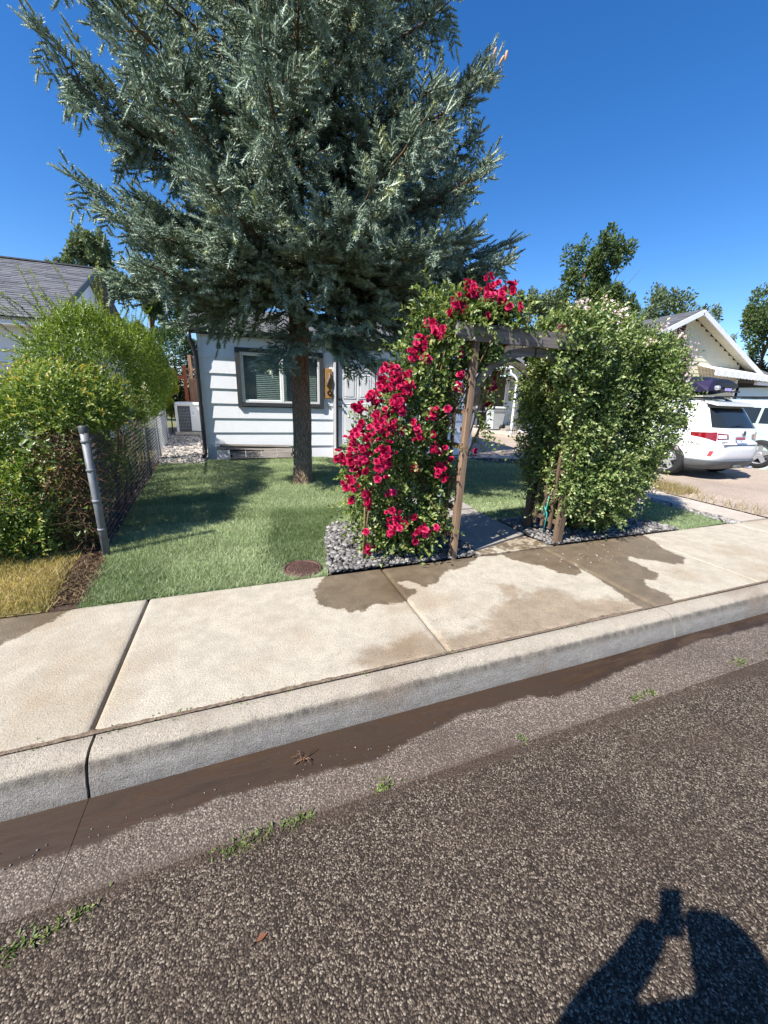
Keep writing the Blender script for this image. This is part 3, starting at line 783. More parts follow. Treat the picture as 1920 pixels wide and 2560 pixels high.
# meter lid in the sod
lid = empty('meter_lid', (.42, 3.12, .14), 'round rusty iron meter lid sunk in the sod near the sidewalk', 'lid')
MB().lathe((.42, 3.12, .15), [(.0, .004), (.135, .004), (.142, 0), (.142, -.05)], 28).build('plate', MAT['iron'], lid)
mb = MB()
for i in range(-5, 6):
    for j in range(-5, 6):
        if math.hypot(i, j) < 5.2: mb.box((.42 + i * .023, 3.12 + j * .023, .156), (.013, .013, .006))
mb.build('stud_pattern', MAT['iron'], lid)
MB().lathe((.42, 3.12, .15), [(.146, -.05), (.146, .006), (.165, .006), (.17, -.05)], 28).build('rim', MAT['iron'], lid)
# ------------------------------------------------------------------ the white house
def lap_boards(parent, rows, x0, x1, openings, y, mat, name='siding_board', face='-y', proud=.022, thick=.07):
    """lapped boards; rows [(z0,z1)], openings [(x0,x1,z0,z1)]; face -y (runs along x) or -x (runs along y)"""
    for z0, z1 in rows:
        segs = [(x0, x1, z0, z1)]
        for ox0, ox1, oz0, oz1 in openings:
            nxt = []
            for a, b, c, d in segs:
                if ox1 <= a or ox0 >= b or oz1 <= c or oz0 >= d: nxt.append((a, b, c, d)); continue
                if ox0 > a: nxt.append((a, ox0, c, d))
                if ox1 < b: nxt.append((ox1, b, c, d))
                if oz0 > c + .02: nxt.append((max(a, ox0), min(b, ox1), c, oz0))
                if oz1 < d - .02: nxt.append((max(a, ox0), min(b, ox1), oz1, d))
            segs = nxt
        for a, b, c, d in segs:
            if b - a < .03: continue
            pb = proud * (1 - (c - z0) / (z1 - z0)) + .004; pt = proud * (1 - (d - z0) / (z1 - z0)) + .004
            prof = [(y - pb, c), (y - pt, d), (y + thick, d), (y + thick, c)]
            mb = MB()
            if face == '-y': mb.prism(prof, a + .001, b - .001, 'x')
            else: mb.prism(prof, -(b - .001), -(a + .001), 'x'); mb.v = [(vy, -vx, vz) for vx, vy, vz in mb.v]
            mb.build(name, mat, parent)

HY = 9.4
house = empty('white_house', (2.6, 12, .1), 'low white house with wide lapped siding behind the spruce', 'house')
W1 = (-.02, 1.87, 1.29, 2.52); DR = (2.10, 3.25, .10, 2.50); W2 = (4.0, 5.3, 1.2, 2.50)
rows = [(.08, .43)] + [(.43 + .31 * i, .74 + .31 * i) for i in range(7)] + [(2.60, 2.78)]
lap_boards(house, rows, -.66, 5.93, [W1, DR, W2], HY, MAT['white'])
wl = MB()
wl.box((-.705, 12.5, 1.44), (.06, 6.1, 2.7)); wl.box((5.97, 12.5, 1.44), (.06, 6.1, 2.7)); wl.box((2.6, 15.5, 1.44), (6.6, .1, 2.7))
wl.box((2.6, 12.5, 2.80), (6.5, 6.0, .04))
wl.build('side_wall', MAT['white'], house)
part_box('corner_trim', (-.695, HY - .005, 1.44), (.075, .09, 2.72), MAT['whitetrim'], house)
part_box('corner_trim', (5.965, HY - .005, 1.44), (.075, .09, 2.72), MAT['whitetrim'], house)
part_box('foundation', (2.6, HY + .06, .06), (6.5, .08, .14), MAT['concrete'], house)
# roof, low, ridge along the street
sl = math.tan(R(17))
rf = MB()
def slope_sheet(mb, x0, x1, ye, ze, yr, zr, th=.07):
    vs = [(x0, ye, ze), (x1, ye, ze), (x1, yr, zr), (x0, yr, zr)]
    vs += [(a, b, c - th) for a, b, c in vs]
    mb.add(vs, [(0, 1, 2, 3), (7, 6, 5, 4), (0, 4, 5, 1), (1, 5, 6, 2), (2, 6, 7, 3), (3, 7, 4, 0)])
slope_sheet(rf, -.95, 6.2, 9.33, 2.86, 12.4, 2.86 + 3.07 * sl); slope_sheet(rf, -.95, 6.2, 15.6, 2.84, 12.4, 2.85 + 3.07 * sl)
hr = rf.build('roof', MAT['roofgrey'], house)
part_box('fascia', (2.62, 9.335, 2.79), (7.1, .03, .13), MAT['charcoal'], house)
MB().prism([(9.22, 2.83), (9.315, 2.83), (9.315, 2.75), (9.25, 2.73), (9.22, 2.77)], -.93, 6.18, 'x').build('gutter', MAT['black'], house)
MB().tube([(-.86, 9.27, 2.74), (-.86, 9.28, 2.62), (-.80, 9.30, 2.45), (-.775, 9.33, 2.25), (-.775, 9.335, .45), (-.78, 9.31, .28), (-.84, 9.12, .20)], .042, 8).build('downspout', MAT['black'], house)

def window(parent, x0, x1, z0, z1, y, name='window', mull=None, blinds=True):
    tw = .085
    tr = MB()
    tr.box(((x0 + x1) / 2, y - .03, z1 - tw / 2), (x1 - x0, .055, tw)); tr.box(((x0 + x1) / 2 + .0, y - .032, z0 + tw / 2 + .02), (x1 - x0 - .19, .06, tw - .01))
    for x in (x0 + tw / 2, x1 - tw / 2): tr.box((x, y - .034, (z0 + z1) / 2 - .01), (tw + .01, .062, z1 - z0 - .02))
    wn = tr.build(name, MAT['charcoal'], parent)
    a, b, c, d = x0 + tw + .005, x1 - tw - .005, z0 + tw + .02, z1 - tw
    fr = MB(); fw = .042
    fr.box(((a + b) / 2, y - .012, c + fw / 2), (b - a, .05, fw)); fr.box(((a + b) / 2, y - .012, d - fw / 2), (b - a, .05, fw))
    for x in (a + fw / 2, b - fw / 2): fr.box((x, y - .013, (c + d) / 2), (fw, .05, d - c - .002))
    mx = (a + b) / 2 if mull is None else mull
    fr.box((mx, y - .012, (c + d) / 2), (.062, .046, d - c - 2 * fw)); fr.box((mx + .016, y - .037, (c + d) / 2), (.01, .012, d - c - 2 * fw))
    fr.build('window_frame', MAT['whitetrim'], wn)
    for (p, q, yy) in ((a + fw, mx - .03, y + .006), (mx + .03, b - fw, y + .012)):
        part_box('pane', ((p + q) / 2, yy, (c + d) / 2), (q - p, .006, d - c - 2 * fw), MAT['glass'], wn)
    # insect screen frame over the left sash
    sf = MB()
    p, q = a + fw + .004, mx - .034
    for zz in (c + fw + .012, d - fw - .012): sf.box(((p + q) / 2, y - .004, zz), (q - p, .012, .022))
    for xx in (p + .011, q - .011): sf.box((xx, y - .004, (c + d) / 2), (.022, .012, d - c - 2 * fw - .05))
    sf.build('screen_frame', MAT['blind'], wn)
    if blinds:
        n = 24
        for i in range(n):
            z = c + fw + .02 + (d - c - 2 * fw - .03) * i / (n - 1)
            M = Matrix.Rotation(R(50), 3, 'X')
            MB().box(((a + b) / 2, y + .075, z), (b - a - .1, .048, .003), mat=M).build('blind_slat', MAT['blind'], wn)
    rm = MB()
    rm.add([(a - .1, y + .14, c - .1), (b + .1, y + .14, c - .1), (b + .1, y + .14, d + .1), (a - .1, y + .14, d + .1)], [(0, 1, 2, 3)])
    rm.build('room_behind', MAT['interior'], wn)
    return wn
window(house, *W1, HY, mull=.945)
window(house, *W2, HY)
# door with six raised panels, black storm frame
dx0, dx1, dz0, dz1 = 2.235, 3.15, .385, 2.42
door = part_box('door', ((dx0 + dx1) / 2, HY + .02, (dz0 + dz1) / 2), (dx1 - dx0, .045, dz1 - dz0), MAT['whitetrim'], house)
fr = MB()
fr.box((2.195, HY - .02, 1.33), (.05, .06, 2.34)); fr.box((2.69, HY - .02, .345), (.98, .07, .045)); fr.box((2.69, HY - .021, 2.47), (.98, .06, .05))
fr.build('door_frame', MAT['black'], house)
tm = MB(); tm.box((2.14, HY - .02, 1.33), (.055, .05, 2.4)); tm.box((3.21, HY - .02, 1.33), (.06, .05, 2.4))
tm.build('door_trim', MAT['whitetrim'], house)
for (za, zb) in ((.52, 1.42), (1.55, 2.08), (2.15, 2.34)):
    for (xa, xb) in ((dx0 + .12, dx0 + .42), (dx1 - .42, dx1 - .12)):
        mb = MB()
        cx, cz, w_, h_ = (xa + xb) / 2, (za + zb) / 2, xb - xa, zb - za
        for (bx_, bz_, bw, bh) in ((cx, za, w_, .018), (cx, zb, w_, .018), (xa, cz, .018, h_), (xb, cz, .018, h_)): mb.box((bx_, HY - .006, bz_), (bw, .012, bh), bev=.004)
        mb.box((cx, HY - .007, cz), (w_ - .07, .014, h_ - .07), bev=.012)
        mb.build('door_panel', MAT['whitetrim'], door)
for z in (1.36, 1.52):
    MB().lathe((2.29, HY - .012, z), [(0, -.062), (.024, -.058), (.03, -.04), (.024, -.02), (.012, -.018), (.012, -.004), (.034, -.004), (.034, .01)], 14, axis='y').build('door_knob' if z < 1.4 else 'deadbolt', MAT['black'], door)
fl = MB(); fl.box((2.69, HY + .2, .24), (1.1, .4, .2)); fl.build('door_sill', MAT['path'], house)

plq = empty('wooden_plaque', (2.0, HY - .04, 1.5), 'varnished wooden plaque with carved figure hanging between window and door', 'plaque')
part_box('board', (1.995, HY - .045, 1.86), (.16, .03, .66), MAT['plaque'], plq, bev=.008)
MB().lathe((2.01, HY - .065, 1.66), [(.035, -.004), (.055, -.008), (.06, 0), (.035, .004)], 16, axis='y').build('carved_ring', MAT['black'], plq)
mb = MB(); mb.tube([(1.96, HY - .07, 1.80), (1.98, HY - .075, 1.93), (2.02, HY - .07, 2.0), (2.01, HY - .07, 2.1)], [.02, .03, .026, .012], 8); mb.build('carved_figure', MAT['greywood'], plq)
bell = empty('doorbell', (1.99, HY - .03, 1.36), 'tiny black doorbell under the wooden plaque', 'doorbell')
part_box('housing', (1.985, HY - .03, 1.375), (.028, .02, .075), MAT['black'], bell, bev=.006)
part_box('button', (1.985, HY - .042, 1.375), (.014, .008, .02), MAT['whitetrim'], bell)

# little shingled crawl space cover against the wall
cov = empty('crawl_space_cover', (.2, 9.1, .17), 'small weathered shingled lean-to cover at the foot of the white wall', 'cover')
for i in range(4):
    M = Matrix.Rotation(R(24), 3, 'X')
    MB().box((-.11 + i * .335, 9.06, .335 + .004 * (i % 2)), (.325, .52, .018), mat=M).build('shingle', MAT['greywood'], cov)
MB().box((.28, 9.22, .455), (1.5, .09, .022), mat=Matrix.Rotation(R(1.5), 3, 'Y') @ Matrix.Rotation(R(20), 3, 'X')).build('ridge_plank', MAT['greywood'], cov)
MB().box((-.05, 9.1, .40), (.95, .07, .02), mat=Matrix.Rotation(R(2.5), 3, 'Y') @ Matrix.Rotation(R(24), 3, 'X')).build('loose_plank', MAT['greywood'], cov)
bx = MB(); bx.box((.4, 8.87, .20), (1.3, .03, .10)); bx.box((-.24, 9.08, .24), (.03, .45, .16)); bx.box((1.04, 9.08, .24), (.03, .45, .16)); bx.build('box_frame', MAT['black'], cov)

hose = empty('garden_hose', (1.28, 9.2, .2), 'coiled dark garden hose on the ground left of the spruce trunk', 'hose')
pts = []
for i in range(150):
    t = i / 150 * 2 * math.pi * 7
    r_ = .15 + .025 * math.sin(i * .37)
    pts.append((1.28 + .26 * (i / 150 - .5) + .10 * math.cos(t) + .05 * math.sin(i * .21), 9.17 + .07 * math.sin(i * .5), .33 + r_ * math.sin(t)))
MB().tube(pts, .0125, 6).build('coil', MAT['hose'], hose)
MB().tube([pts[-1], (1.5, 9.1, .22), (1.55, 9.0, .2)], .016, 8).build('nozzle', MAT['alloy'], hose)

# ------------------------------------------------------------------ left neighbour
lh = empty('shingled_house', (-6.5, 13.5, .1), 'pale lapped-siding house with dark shingle roof behind the hedge', 'house')
lap_boards(lh, [(.30 + .155 * i, .455 + .155 * i) for i in range(16)], -8.5, -3.75, [(-9, -4.62, .9, 2.0)], 10.6, MAT['leftsiding'], proud=.016)
part_box('corner_trim', (-3.70, 10.6, 1.5), (.09, .1, 2.6), MAT['whitetrim'], lh)
part_box('side_wall', (-3.72, 13.7, 1.6), (.06, 6.1, 2.9), MAT['leftsiding'], lh)
part_box('rear_wall', (-6.1, 16.8, 1.6), (4.8, .1, 2.9), MAT['leftsiding'], lh)
wn = MB()
wn.box((-4.66, 10.575, 1.45), (.09, .07, 1.2)); wn.box((-5.6, 10.575, 2.01), (1.9, .07, .09)); wn.box((-5.6, 10.575, .88), (1.9, .07, .09))
wn = wn.build('window', MAT['whitetrim'], lh)
part_box('pane', (-5.6, 10.62, 1.45), (1.85, .01, 1.05), MAT['glass'], wn); part_box('room_behind', (-5.6, 10.75, 1.45), (1.9, .02, 1.1), MAT['interior'], wn)
part_box('fascia', (-5.9, 10.16, 2.79), (4.9, .03, .13), MAT['whitetrim'], lh); part_box('soffit', (-5.9, 10.38, 2.74), (4.9, .45, .02), MAT['whitetrim'], lh)
YE, ZE, YR, ZR = 10.12, 2.86, 13.8, 4.66
rmb = MB(); slope_sheet(rmb, -8.6, -3.36, YE, ZE, YR, ZR, .05); slope_sheet(rmb, -8.6, -3.36, 17.4, ZE, YR, ZR - .001, .05)
lroof = rmb.build('roof', MAT['roofgrey'], lh)
gb = MB(); gb.add([(-3.7, 10.6, 2.8), (-3.7, 16.9, 2.8), (-3.7, 13.8, 4.55)], [(0, 1, 2)]); gb.build('gable', MAT['leftsiding'], lh)
L = math.hypot(YR - YE, ZR - ZE); ang = math.atan2(ZR - ZE, YR - YE)
shm = MB().box((0, 0, 0), (.318, .155, .009)).mesh('shingle'); shm.materials.append(MAT['shingle'])
nC = int(L / .14)
for c in range(nC):
    s_ = (c + .5) * .14
    y, z = YE + s_ * math.cos(ang), ZE + s_ * math.sin(ang)
    xr = -3.37 - random.random() * .003; x = xr
    xmin = np.interp(c, [0, nC], [-4.95, -6.3]); k = 0
    while x > xmin:
        wd_ = random.choice((.20, .26, .318, .318, .33)) if k else random.uniform(.16, .3)
        o = piece('shingle', shm, (x - wd_ / 2, y - .004 * 0, z + .010 + random.choice((0, 0, .004))), lroof, (ang - R(3.2), 0, 0), (wd_ / .318 * .985, 1, 1))
        x -= wd_; k += 1
part_box('ridge_cap', (-5.9, YR, ZR + .02), (5.2, .16, .03), MAT['roofgrey'], lh)
MB().bar((-3.345, YE, ZE - .03), (-3.345, YR, ZR - .03), .03, .13).build('barge_board', MAT['charcoal'], lh)

# ------------------------------------------------------------------ right neighbour
rh = empty('cream_house', (16, 15, .1), 'cream sided house with front gable and side porch beyond the driveway', 'house')
GY, RX, RZ = 11.3, 16.5, 5.10
tanr = (5.10 - 2.90) / 4.95
rowsg = [(.45 + .155 * i, .605 + .155 * i) for i in range(30)]
for z0, z1 in rowsg:
    if z0 > 4.9: break
    hw = 99 if z1 < 2.85 else max(.06, (RZ - .13 - z0 - .08) / tanr)
    xa, xb = max(12.0, RX - hw), min(20.1, RX + hw)
    lap_boards(rh, [(z0, z1)], xa, xb, [(15.75, 16.3, 3.95, 4.65)], GY, MAT['cream'], proud=.015)
MB().prism([(12.05, 2.8), (20.95, 2.8), (16.5, RZ - .14)], GY + .075, GY + .11, 'y').build('gable_backing', MAT['cream'], rh)
part_box('foundation', (16.1, GY + .06, .25), (8.2, .1, .42), MAT['concrete'], rh)
part_box('corner_trim', (20.12, GY - .01, 1.6), (.12, .1, 2.4), MAT['whitetrim'], rh)
part_box('rear_wall', (16, 21, 1.6), (8.4, .1, 2.9), MAT['cream'], rh)
# roof
mb = MB()
def rslope(mb, xe, ze, xr, zr, y0, y1, th=.10):
    vs = [(xe, y0, ze), (xe, y1, ze), (xr, y1, zr), (xr, y0, zr)]; vs += [(a, b, c - th) for a, b, c in vs]
    mb.add(vs, [(0, 1, 2, 3), (7, 6, 5, 4), (0, 4, 5, 1), (1, 5, 6, 2), (2, 6, 7, 3), (3, 7, 4, 0)])
rslope(mb, 11.55, RZ - 4.95 * tanr, RX, RZ, 10.9, 21.4); rslope(mb, 21.45, RZ - 4.95 * tanr, RX, RZ - .001, 10.9, 21.4)
rroof = mb.build('roof', MAT['roofgrey'], rh)
sm2 = MB().box((0, 0, 0), (.155, .40, .012)).mesh('shingle'); sm2.materials.append(MAT['shingle'])
ra = math.atan(tanr)
for c in range(22):
    d_ = 1.2 + c * .14 if c > 30 else c * .14 + .07
    for k in range(5):
        piece('shingle', sm2, (RX - d_ * math.cos(ra), 11.1 + k * .4 + (c % 3) * .11, RZ - d_ * math.sin(ra) + .012), rroof, (0, -ra + R(3), 0))
for s_ in (-1, 1):
    a = Vector((RX + s_ * 4.97, 10.885, RZ - 4.97 * tanr - .09)); b = Vector((RX, 10.885, RZ - .09))
    mb = MB(); mb.bar(a, b, .035, .17, up=(0, 0, 1)); mb.build('barge_board', MAT['whitetrim'], rh)
    for i in range(34):
        t = (i + .5) / 34; p = a.lerp(b, t)
        mb = MB(); mb.bar((p.x, 10.91, p.z - .02), (p.x, 11.27, p.z - .02), 4.97 / math.cos(ra) / 34 - .012, .012, up=(-s_ * math.sin(ra) * -1, 0, math.cos(ra)))
        mb.build('soffit_board', MAT['cream'], rh)
vt = part_box('gable_vent', (16.025, GY + .03, 4.3), (.50, .03, .66), MAT['interior'], rh)
for i in range(8):
    MB().box((16.025, GY - .01, 4.02 + i * .08), (.48, .05, .012), mat=Matrix.Rotation(R(35), 3, 'X')).build('louver', plain('vent louver', (.30, .20, .15), .8) if i == 0 else bpy.data.materials['vent louver'], vt)
fr = MB(); fr.box((15.765, GY - .02, 4.3), (.05, .05, .7)); fr.box((16.285, GY - .02, 4.3), (.05, .05, .7)); fr.box((16.025, GY - .021, 4.65), (.57, .05, .05)); fr.box((16.025, GY - .021, 3.955), (.57, .05, .05)); fr.build('vent_frame', MAT['cream'], vt)
# metal awning with scalloped valance
aw = empty('metal_awning', (19, 10.6, 2.6), 'white corrugated metal awning on the cream gable wall', 'awning')
for i in range(18):
    x = 17.5 + i * .205; zt = 3.16 - .028 * (i * .205) * 1.0
    MB().bar((x, 11.27, zt + .10), (x, 10.55, zt - .12), .165, .02).build('roof_rib', MAT['whitetrim'], aw)
    MB().prism([(x - .095, zt - .12), (x + .095, zt - .12), (x + .095, zt - .31), (x + .05, zt - .345), (x - .05, zt - .345), (x - .095, zt - .31)], 10.53 + .012 * (i % 2), 10.55 + .012 * (i % 2), 'y').build('valance_tab', MAT['whitetrim'], aw)
# carport to its right
cp = empty('carport', (23, 11, .1), 'dark open carport at the right edge beside the cream house', 'carport')
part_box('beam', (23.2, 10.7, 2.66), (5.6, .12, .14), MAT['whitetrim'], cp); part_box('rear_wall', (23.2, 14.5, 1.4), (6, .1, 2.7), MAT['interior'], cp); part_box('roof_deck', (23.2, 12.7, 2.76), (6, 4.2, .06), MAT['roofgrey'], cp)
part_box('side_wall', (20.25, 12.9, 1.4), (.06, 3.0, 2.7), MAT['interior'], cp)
for x in (21.9, 25.5): part_box('post', (x, 10.7, 1.35), (.10, .10, 2.5), MAT['whitetrim'], cp)
part_box('low_wall', (23.2, 11.2, .9), (6, .08, 1.5), MAT['greywood'], cp)

# side porch facing the driveway
PX = 12.0
lap_boards(rh, [(.62 + .155 * i, .775 + .155 * i) for i in range(16)], -21, -11.32, [(-16.15, -15.05, .3, 2.85), (-19.8, -18.8, 1.0, 2.4)], PX, MAT['yellow'], face='-x', proud=.015)
part_box('porch_foundation', (PX + .05, 16.2, .42), (.1, 9.6, .44), MAT['leftsiding'], rh)
pd = part_box('porch_door', (PX + .03, 15.6, 1.56), (.05, .92, 2.06), MAT['whitetrim'], rh)
tr = MB(); tr.box((PX - .01, 15.11, 1.6), (.08, .10, 2.3)); tr.box((PX - .01, 16.09, 1.6), (.08, .10, 2.3)); tr.box((PX - .01, 15.6, 2.70), (.08, 1.08, .12)); tr.build('door_trim', MAT['whitetrim'], pd)
for r_ in range(3):
    for q in range(2):
        part_box('pane', (PX - .001, 15.42 + q * .34, 1.75 + r_ * .30), (.012, .29, .26), MAT['carglass'], pd)
MB().lathe((PX - .04, 15.22, 1.5), [(0, -.05), (.03, -.04), (.03, -.02), (.012, 0), (.012, .04)], 10, axis='x').build('door_knob', MAT['black'], pd)
pw = part_box('porch_window', (PX + .02, 19.3, 1.7), (.02, .9, 1.3), MAT['carglass'], rh)
fr = MB(); fr.box((PX - .01, 18.83, 1.7), (.05, .07, 1.4)); fr.box((PX - .01, 19.77, 1.7), (.05, .07, 1.4)); fr.box((PX - .011, 19.3, 2.37), (.05, 1.0, .07)); fr.box((PX - .011, 19.3, 1.03), (.05, 1.0, .07)); fr.build('window_frame', MAT['whitetrim'], pw)
part_box('porch_slab', (11.1, 16.3, .2), (1.75, 9.4, .22), MAT['concrete'], rh, bev=.02)
part_box('step', (11.72, 15.6, .42), (.5, 1.5, .2), MAT['path'], rh); part_box('step', (11.45, 15.6, .35), (.6, 1.9, .1), MAT['path'], rh)
mb = MB(); rslope(mb, 10.15, 2.92, 12.05, 3.62, 11.75, 21, .06); mb.build('porch_roof', MAT['roofgrey'], rh)
part_box('porch_ceiling', (11.1, 16.4, 2.80), (1.8, 9.2, .02), MAT['cream'], rh)
part_box('porch_beam', (10.42, 16.4, 2.72), (.13, 9.2, .16), MAT['whitetrim'], rh)
part_box('porch_end', (11.1, 11.82, 2.80), (1.7, .06, .26), MAT['whitetrim'], rh)
MB().prism([(10.06, 2.93), (10.17, 2.93), (10.17, 2.80), (10.10, 2.80), (10.06, 2.86)], -21, -11.72, 'x')
mb = MB().prism([(10.06, 2.93), (10.17, 2.93), (10.17, 2.80), (10.10, 2.80), (10.06, 2.86)], -21, -11.72, 'x'); mb.v = [(vy, -vx, vz) for vx, vy, vz in mb.v]; mb.build('gutter', MAT['whitetrim'], rh)
part_box('porch_post', (10.42, 13.35, 1.48), (.10, .10, 2.36), MAT['whitetrim'], rh, bev=.01); part_box('porch_post', (10.42, 11.9, 1.48), (.10, .10, 2.36), MAT['whitetrim'], rh, bev=.01); part_box('porch_post', (10.42, 19.6, 1.48), (.10, .10, 2.36), MAT['whitetrim'], rh, bev=.01)
MB().tube([(10.11, 13.45, 2.80), (10.11, 13.43, 2.68), (10.30, 13.33, 2.52), (10.34, 13.28, 2.40), (10.34, 13.28, .40), (10.30, 13.2, .34)], .04, 8).build('downspout', MAT['whitetrim'], rh)

# a further roof at the right edge
fh = empty('gabled_house', (30, 17, .1), 'white gabled house with grey roof at the far right edge', 'house')
part_box('wall', (31, 20, 1.6), (10, 8, 3.0), MAT['white'], fh)
mb = MB(); mb.prism([(15.6, 3.0), (24.4, 3.0), (20, 4.9)], 25.8, 36, 'x'); mb.build('roof', MAT['roofgrey'], fh)
mb = MB(); mb.prism([(15.9, 3.02), (24.1, 3.02), (20, 4.78)], 25.72, 25.79, 'x'); mb.build('gable', MAT['white'], fh)
# ------------------------------------------------------------------ foliage helpers
def unit(a): return a / (np.linalg.norm(a, axis=-1, keepdims=True) + 1e-9)
def leaves(name, P, D, N, ln, wd, mat, v, parent=None, fold=.25, droop=0.0):
    """rhombic folded leaves: P base, D direction, N leaf normal"""
    n = len(P); D = unit(D); S = unit(np.cross(D, N)); N = np.cross(S, D)
    ln = (ln * RNG.uniform(.65, 1.25, n))[:, None]; wd = (wd * RNG.uniform(.7, 1.2, n))[:, None]
    mid = P + D * ln * .45
    tip = P + D * ln - N * ln * droop
    V = np.stack([P, mid + S * wd / 2 + N * wd * fold, tip, mid - S * wd / 2 + N * wd * fold], 1).reshape(-1, 3)
    b = np.arange(n)[:, None] * 4
    F = np.concatenate([b + np.array([[0, 1, 2]]), b + np.array([[0, 2, 3]])], 1).reshape(-1, 3)
    return link(name, np_mesh(name, V, F, attrs={'v': np.repeat(v, 2)}), parent, mat)

def noise3(P, f, seed=0):
    r = np.random.default_rng(seed); out = np.zeros(len(P))
    for k in range(6):
        d = r.normal(size=3); d /= np.linalg.norm(d)
        out += np.sin(P @ d * f * r.uniform(.6, 1.5) + r.uniform(0, 6.28))
    return out / 3.4

def blob_shell(blobs, n, depth=.18, rough=.10, freq=5, seed=1):
    """points in the outer shell of a union of ellipsoids (cx,cy,cz,rx,ry,rz), with outward normals"""
    blobs = np.array(blobs, float); areas = (blobs[:, 3] * blobs[:, 4] * blobs[:, 5]) ** (2 / 3); pr_ = areas / areas.sum()
    outP, outN = [], []; got = 0
    while got < n:
        m_ = n
        k = RNG.choice(len(blobs), m_, p=pr_); B = blobs[k]
        u = unit(RNG.normal(size=(m_, 3)))
        base = B[:, :3] + u * B[:, 3:]
        nz = noise3(base, freq, seed) * rough + noise3(base, freq * 2.7, seed + 5) * rough * .5
        t = 1 + nz / B[:, 3:].mean(1) - np.abs(RNG.normal(0, depth, m_)) / B[:, 3:].mean(1)
        p = B[:, :3] + u * B[:, 3:] * t[:, None]
        nn = unit(u / B[:, 3:])
        keep = np.ones(m_, bool)
        for j, b in enumerate(blobs):
            q = (((p - b[:3]) / b[3:]) ** 2).sum(1) ** .5
            keep &= (k == j) | (q > 1 - depth * .9 / b[3:].mean())
        p, nn = p[keep], nn[keep]
        outP.append(p); outN.append(nn); got += len(p)
    return np.concatenate(outP)[:n], np.concatenate(outN)[:n]

def leafy(name, blobs, n, ln, wd, mat, parent, depth=.18, rough=.1, freq=5, seed=1, vm=.5, vs=.2, up=.5, zmin=None, cut=None):
    P, N = blob_shell(blobs, n, depth, rough, freq, seed)
    if zmin is not None: k = P[:, 2] > zmin; P, N = P[k], N[k]
    if cut is not None: k = cut(P); P, N = P[k], N[k]
    m_ = len(P)
    D = unit(N * .6 + RNG.normal(0, .8, (m_, 3)) + np.array([0, 0, .15]))
    NN = unit(N * .55 + RNG.normal(0, .55, (m_, 3)) + np.array([0, 0, up]))
    v = np.clip(RNG.normal(vm, vs, m_) + noise3(P, freq * .8, seed + 9) * .12, 0, 1)
    return leaves(name, P, D, NN, ln, wd, mat, v, parent)

def sprays(name, roots, dirs, length, nl, ln, wd, mat, parent, vm=.55, vs=.2, gravity=.15, stem_mat=None):
    """leafy shoots: leaves in pairs up each curved stem"""
    n = len(roots); t = np.linspace(.08, 1, nl)
    D = unit(dirs); L = (length * RNG.uniform(.55, 1.3, n))[:, None]
    side = unit(np.cross(D, RNG.normal(size=(n, 3)))); oth = np.cross(D, side)
    bend = RNG.normal(0, .18, (n, 1)) * side
    Ps, Ds, Ns, vv = [], [], [], []
    for i, tt in enumerate(t):
        c = roots + (D * tt + bend * tt ** 2) * L - np.array([0, 0, 1]) * gravity * (tt ** 2) * L
        a = i * 2.4 + RNG.uniform(0, .5, n)
        for s_ in (0, math.pi):
            rad = side * np.cos(a + s_)[:, None] + oth * np.sin(a + s_)[:, None]
            Ps.append(c); Ds.append(unit(rad * .8 + D * .75)); Ns.append(unit(D * .6 - rad * .3 + np.array([0, 0, .4]) + RNG.normal(0, .2, (n, 3))))
            vv.append(np.clip(RNG.normal(vm + .18 * tt, vs, n), 0, 1))
    o = leaves(name, np.concatenate(Ps), np.concatenate(Ds), np.concatenate(Ns), ln, wd, mat, np.concatenate(vv), parent)
    if stem_mat is not None:
        mb = MB()
        for i in range(n):
            mb.tube([roots[i], roots[i] + (D[i] * .5 + bend[i] * .25) * L[i] - np.array([0, 0, .25 * gravity]) * L[i], roots[i] + (D[i] + bend[i]) * L[i] - np.array([0, 0, gravity]) * L[i]], [.004, .003, .0015], 3, cap=False)
        mb.build('stem', stem_mat, parent)
    return o

# ------------------------------------------------------------------ the blue spruce
TX, TY = .92, 6.42
spruce = empty('spruce_tree', (TX, TY, .15), 'big blue spruce with bare lower trunk standing in the front lawn', 'tree')
zz = np.array([.02, .12, .22, .4, .8, 1.4, 2.2, 3, 4, 5, 6, 7, 8.2, 9.5, 10.8])
rr = np.array([.215, .185, .165, .152, .145, .142, .138, .13, .118, .105, .09, .075, .055, .035, .012])
nS = 28; V = []; F = []
zf = np.interp(np.linspace(0, len(zz) - 1, 90), np.arange(len(zz)), zz); rf_ = np.interp(zf, zz, rr)
for i, (z, r_) in enumerate(zip(zf, rf_)):
    cx = TX + .012 * math.sin(z * 1.7) - .012 * max(0, 1.2 - z); cy = TY + .012 * math.cos(z * 1.3)
    for k in range(nS):
        a = 2 * math.pi * k / nS
        q = r_ * (1 + .03 * math.sin(5 * a + z * 3) + .025 * math.sin(9 * a - z * 7) + RNG.normal(0, .014))
        if z < .4: q *= 1 + .10 * (.4 - z) / .4 * math.sin(4 * a + 1)
        V.append((cx + q * math.cos(a), cy + q * math.sin(a), z + .0))
for i in range(len(zf) - 1):
    for k in range(nS): F.append((i * nS + k, i * nS + (k + 1) % nS, (i + 1) * nS + (k + 1) % nS, (i + 1) * nS + k))
link('trunk', np_mesh('trunk', V, F, smooth=True), spruce, MAT['bark'])

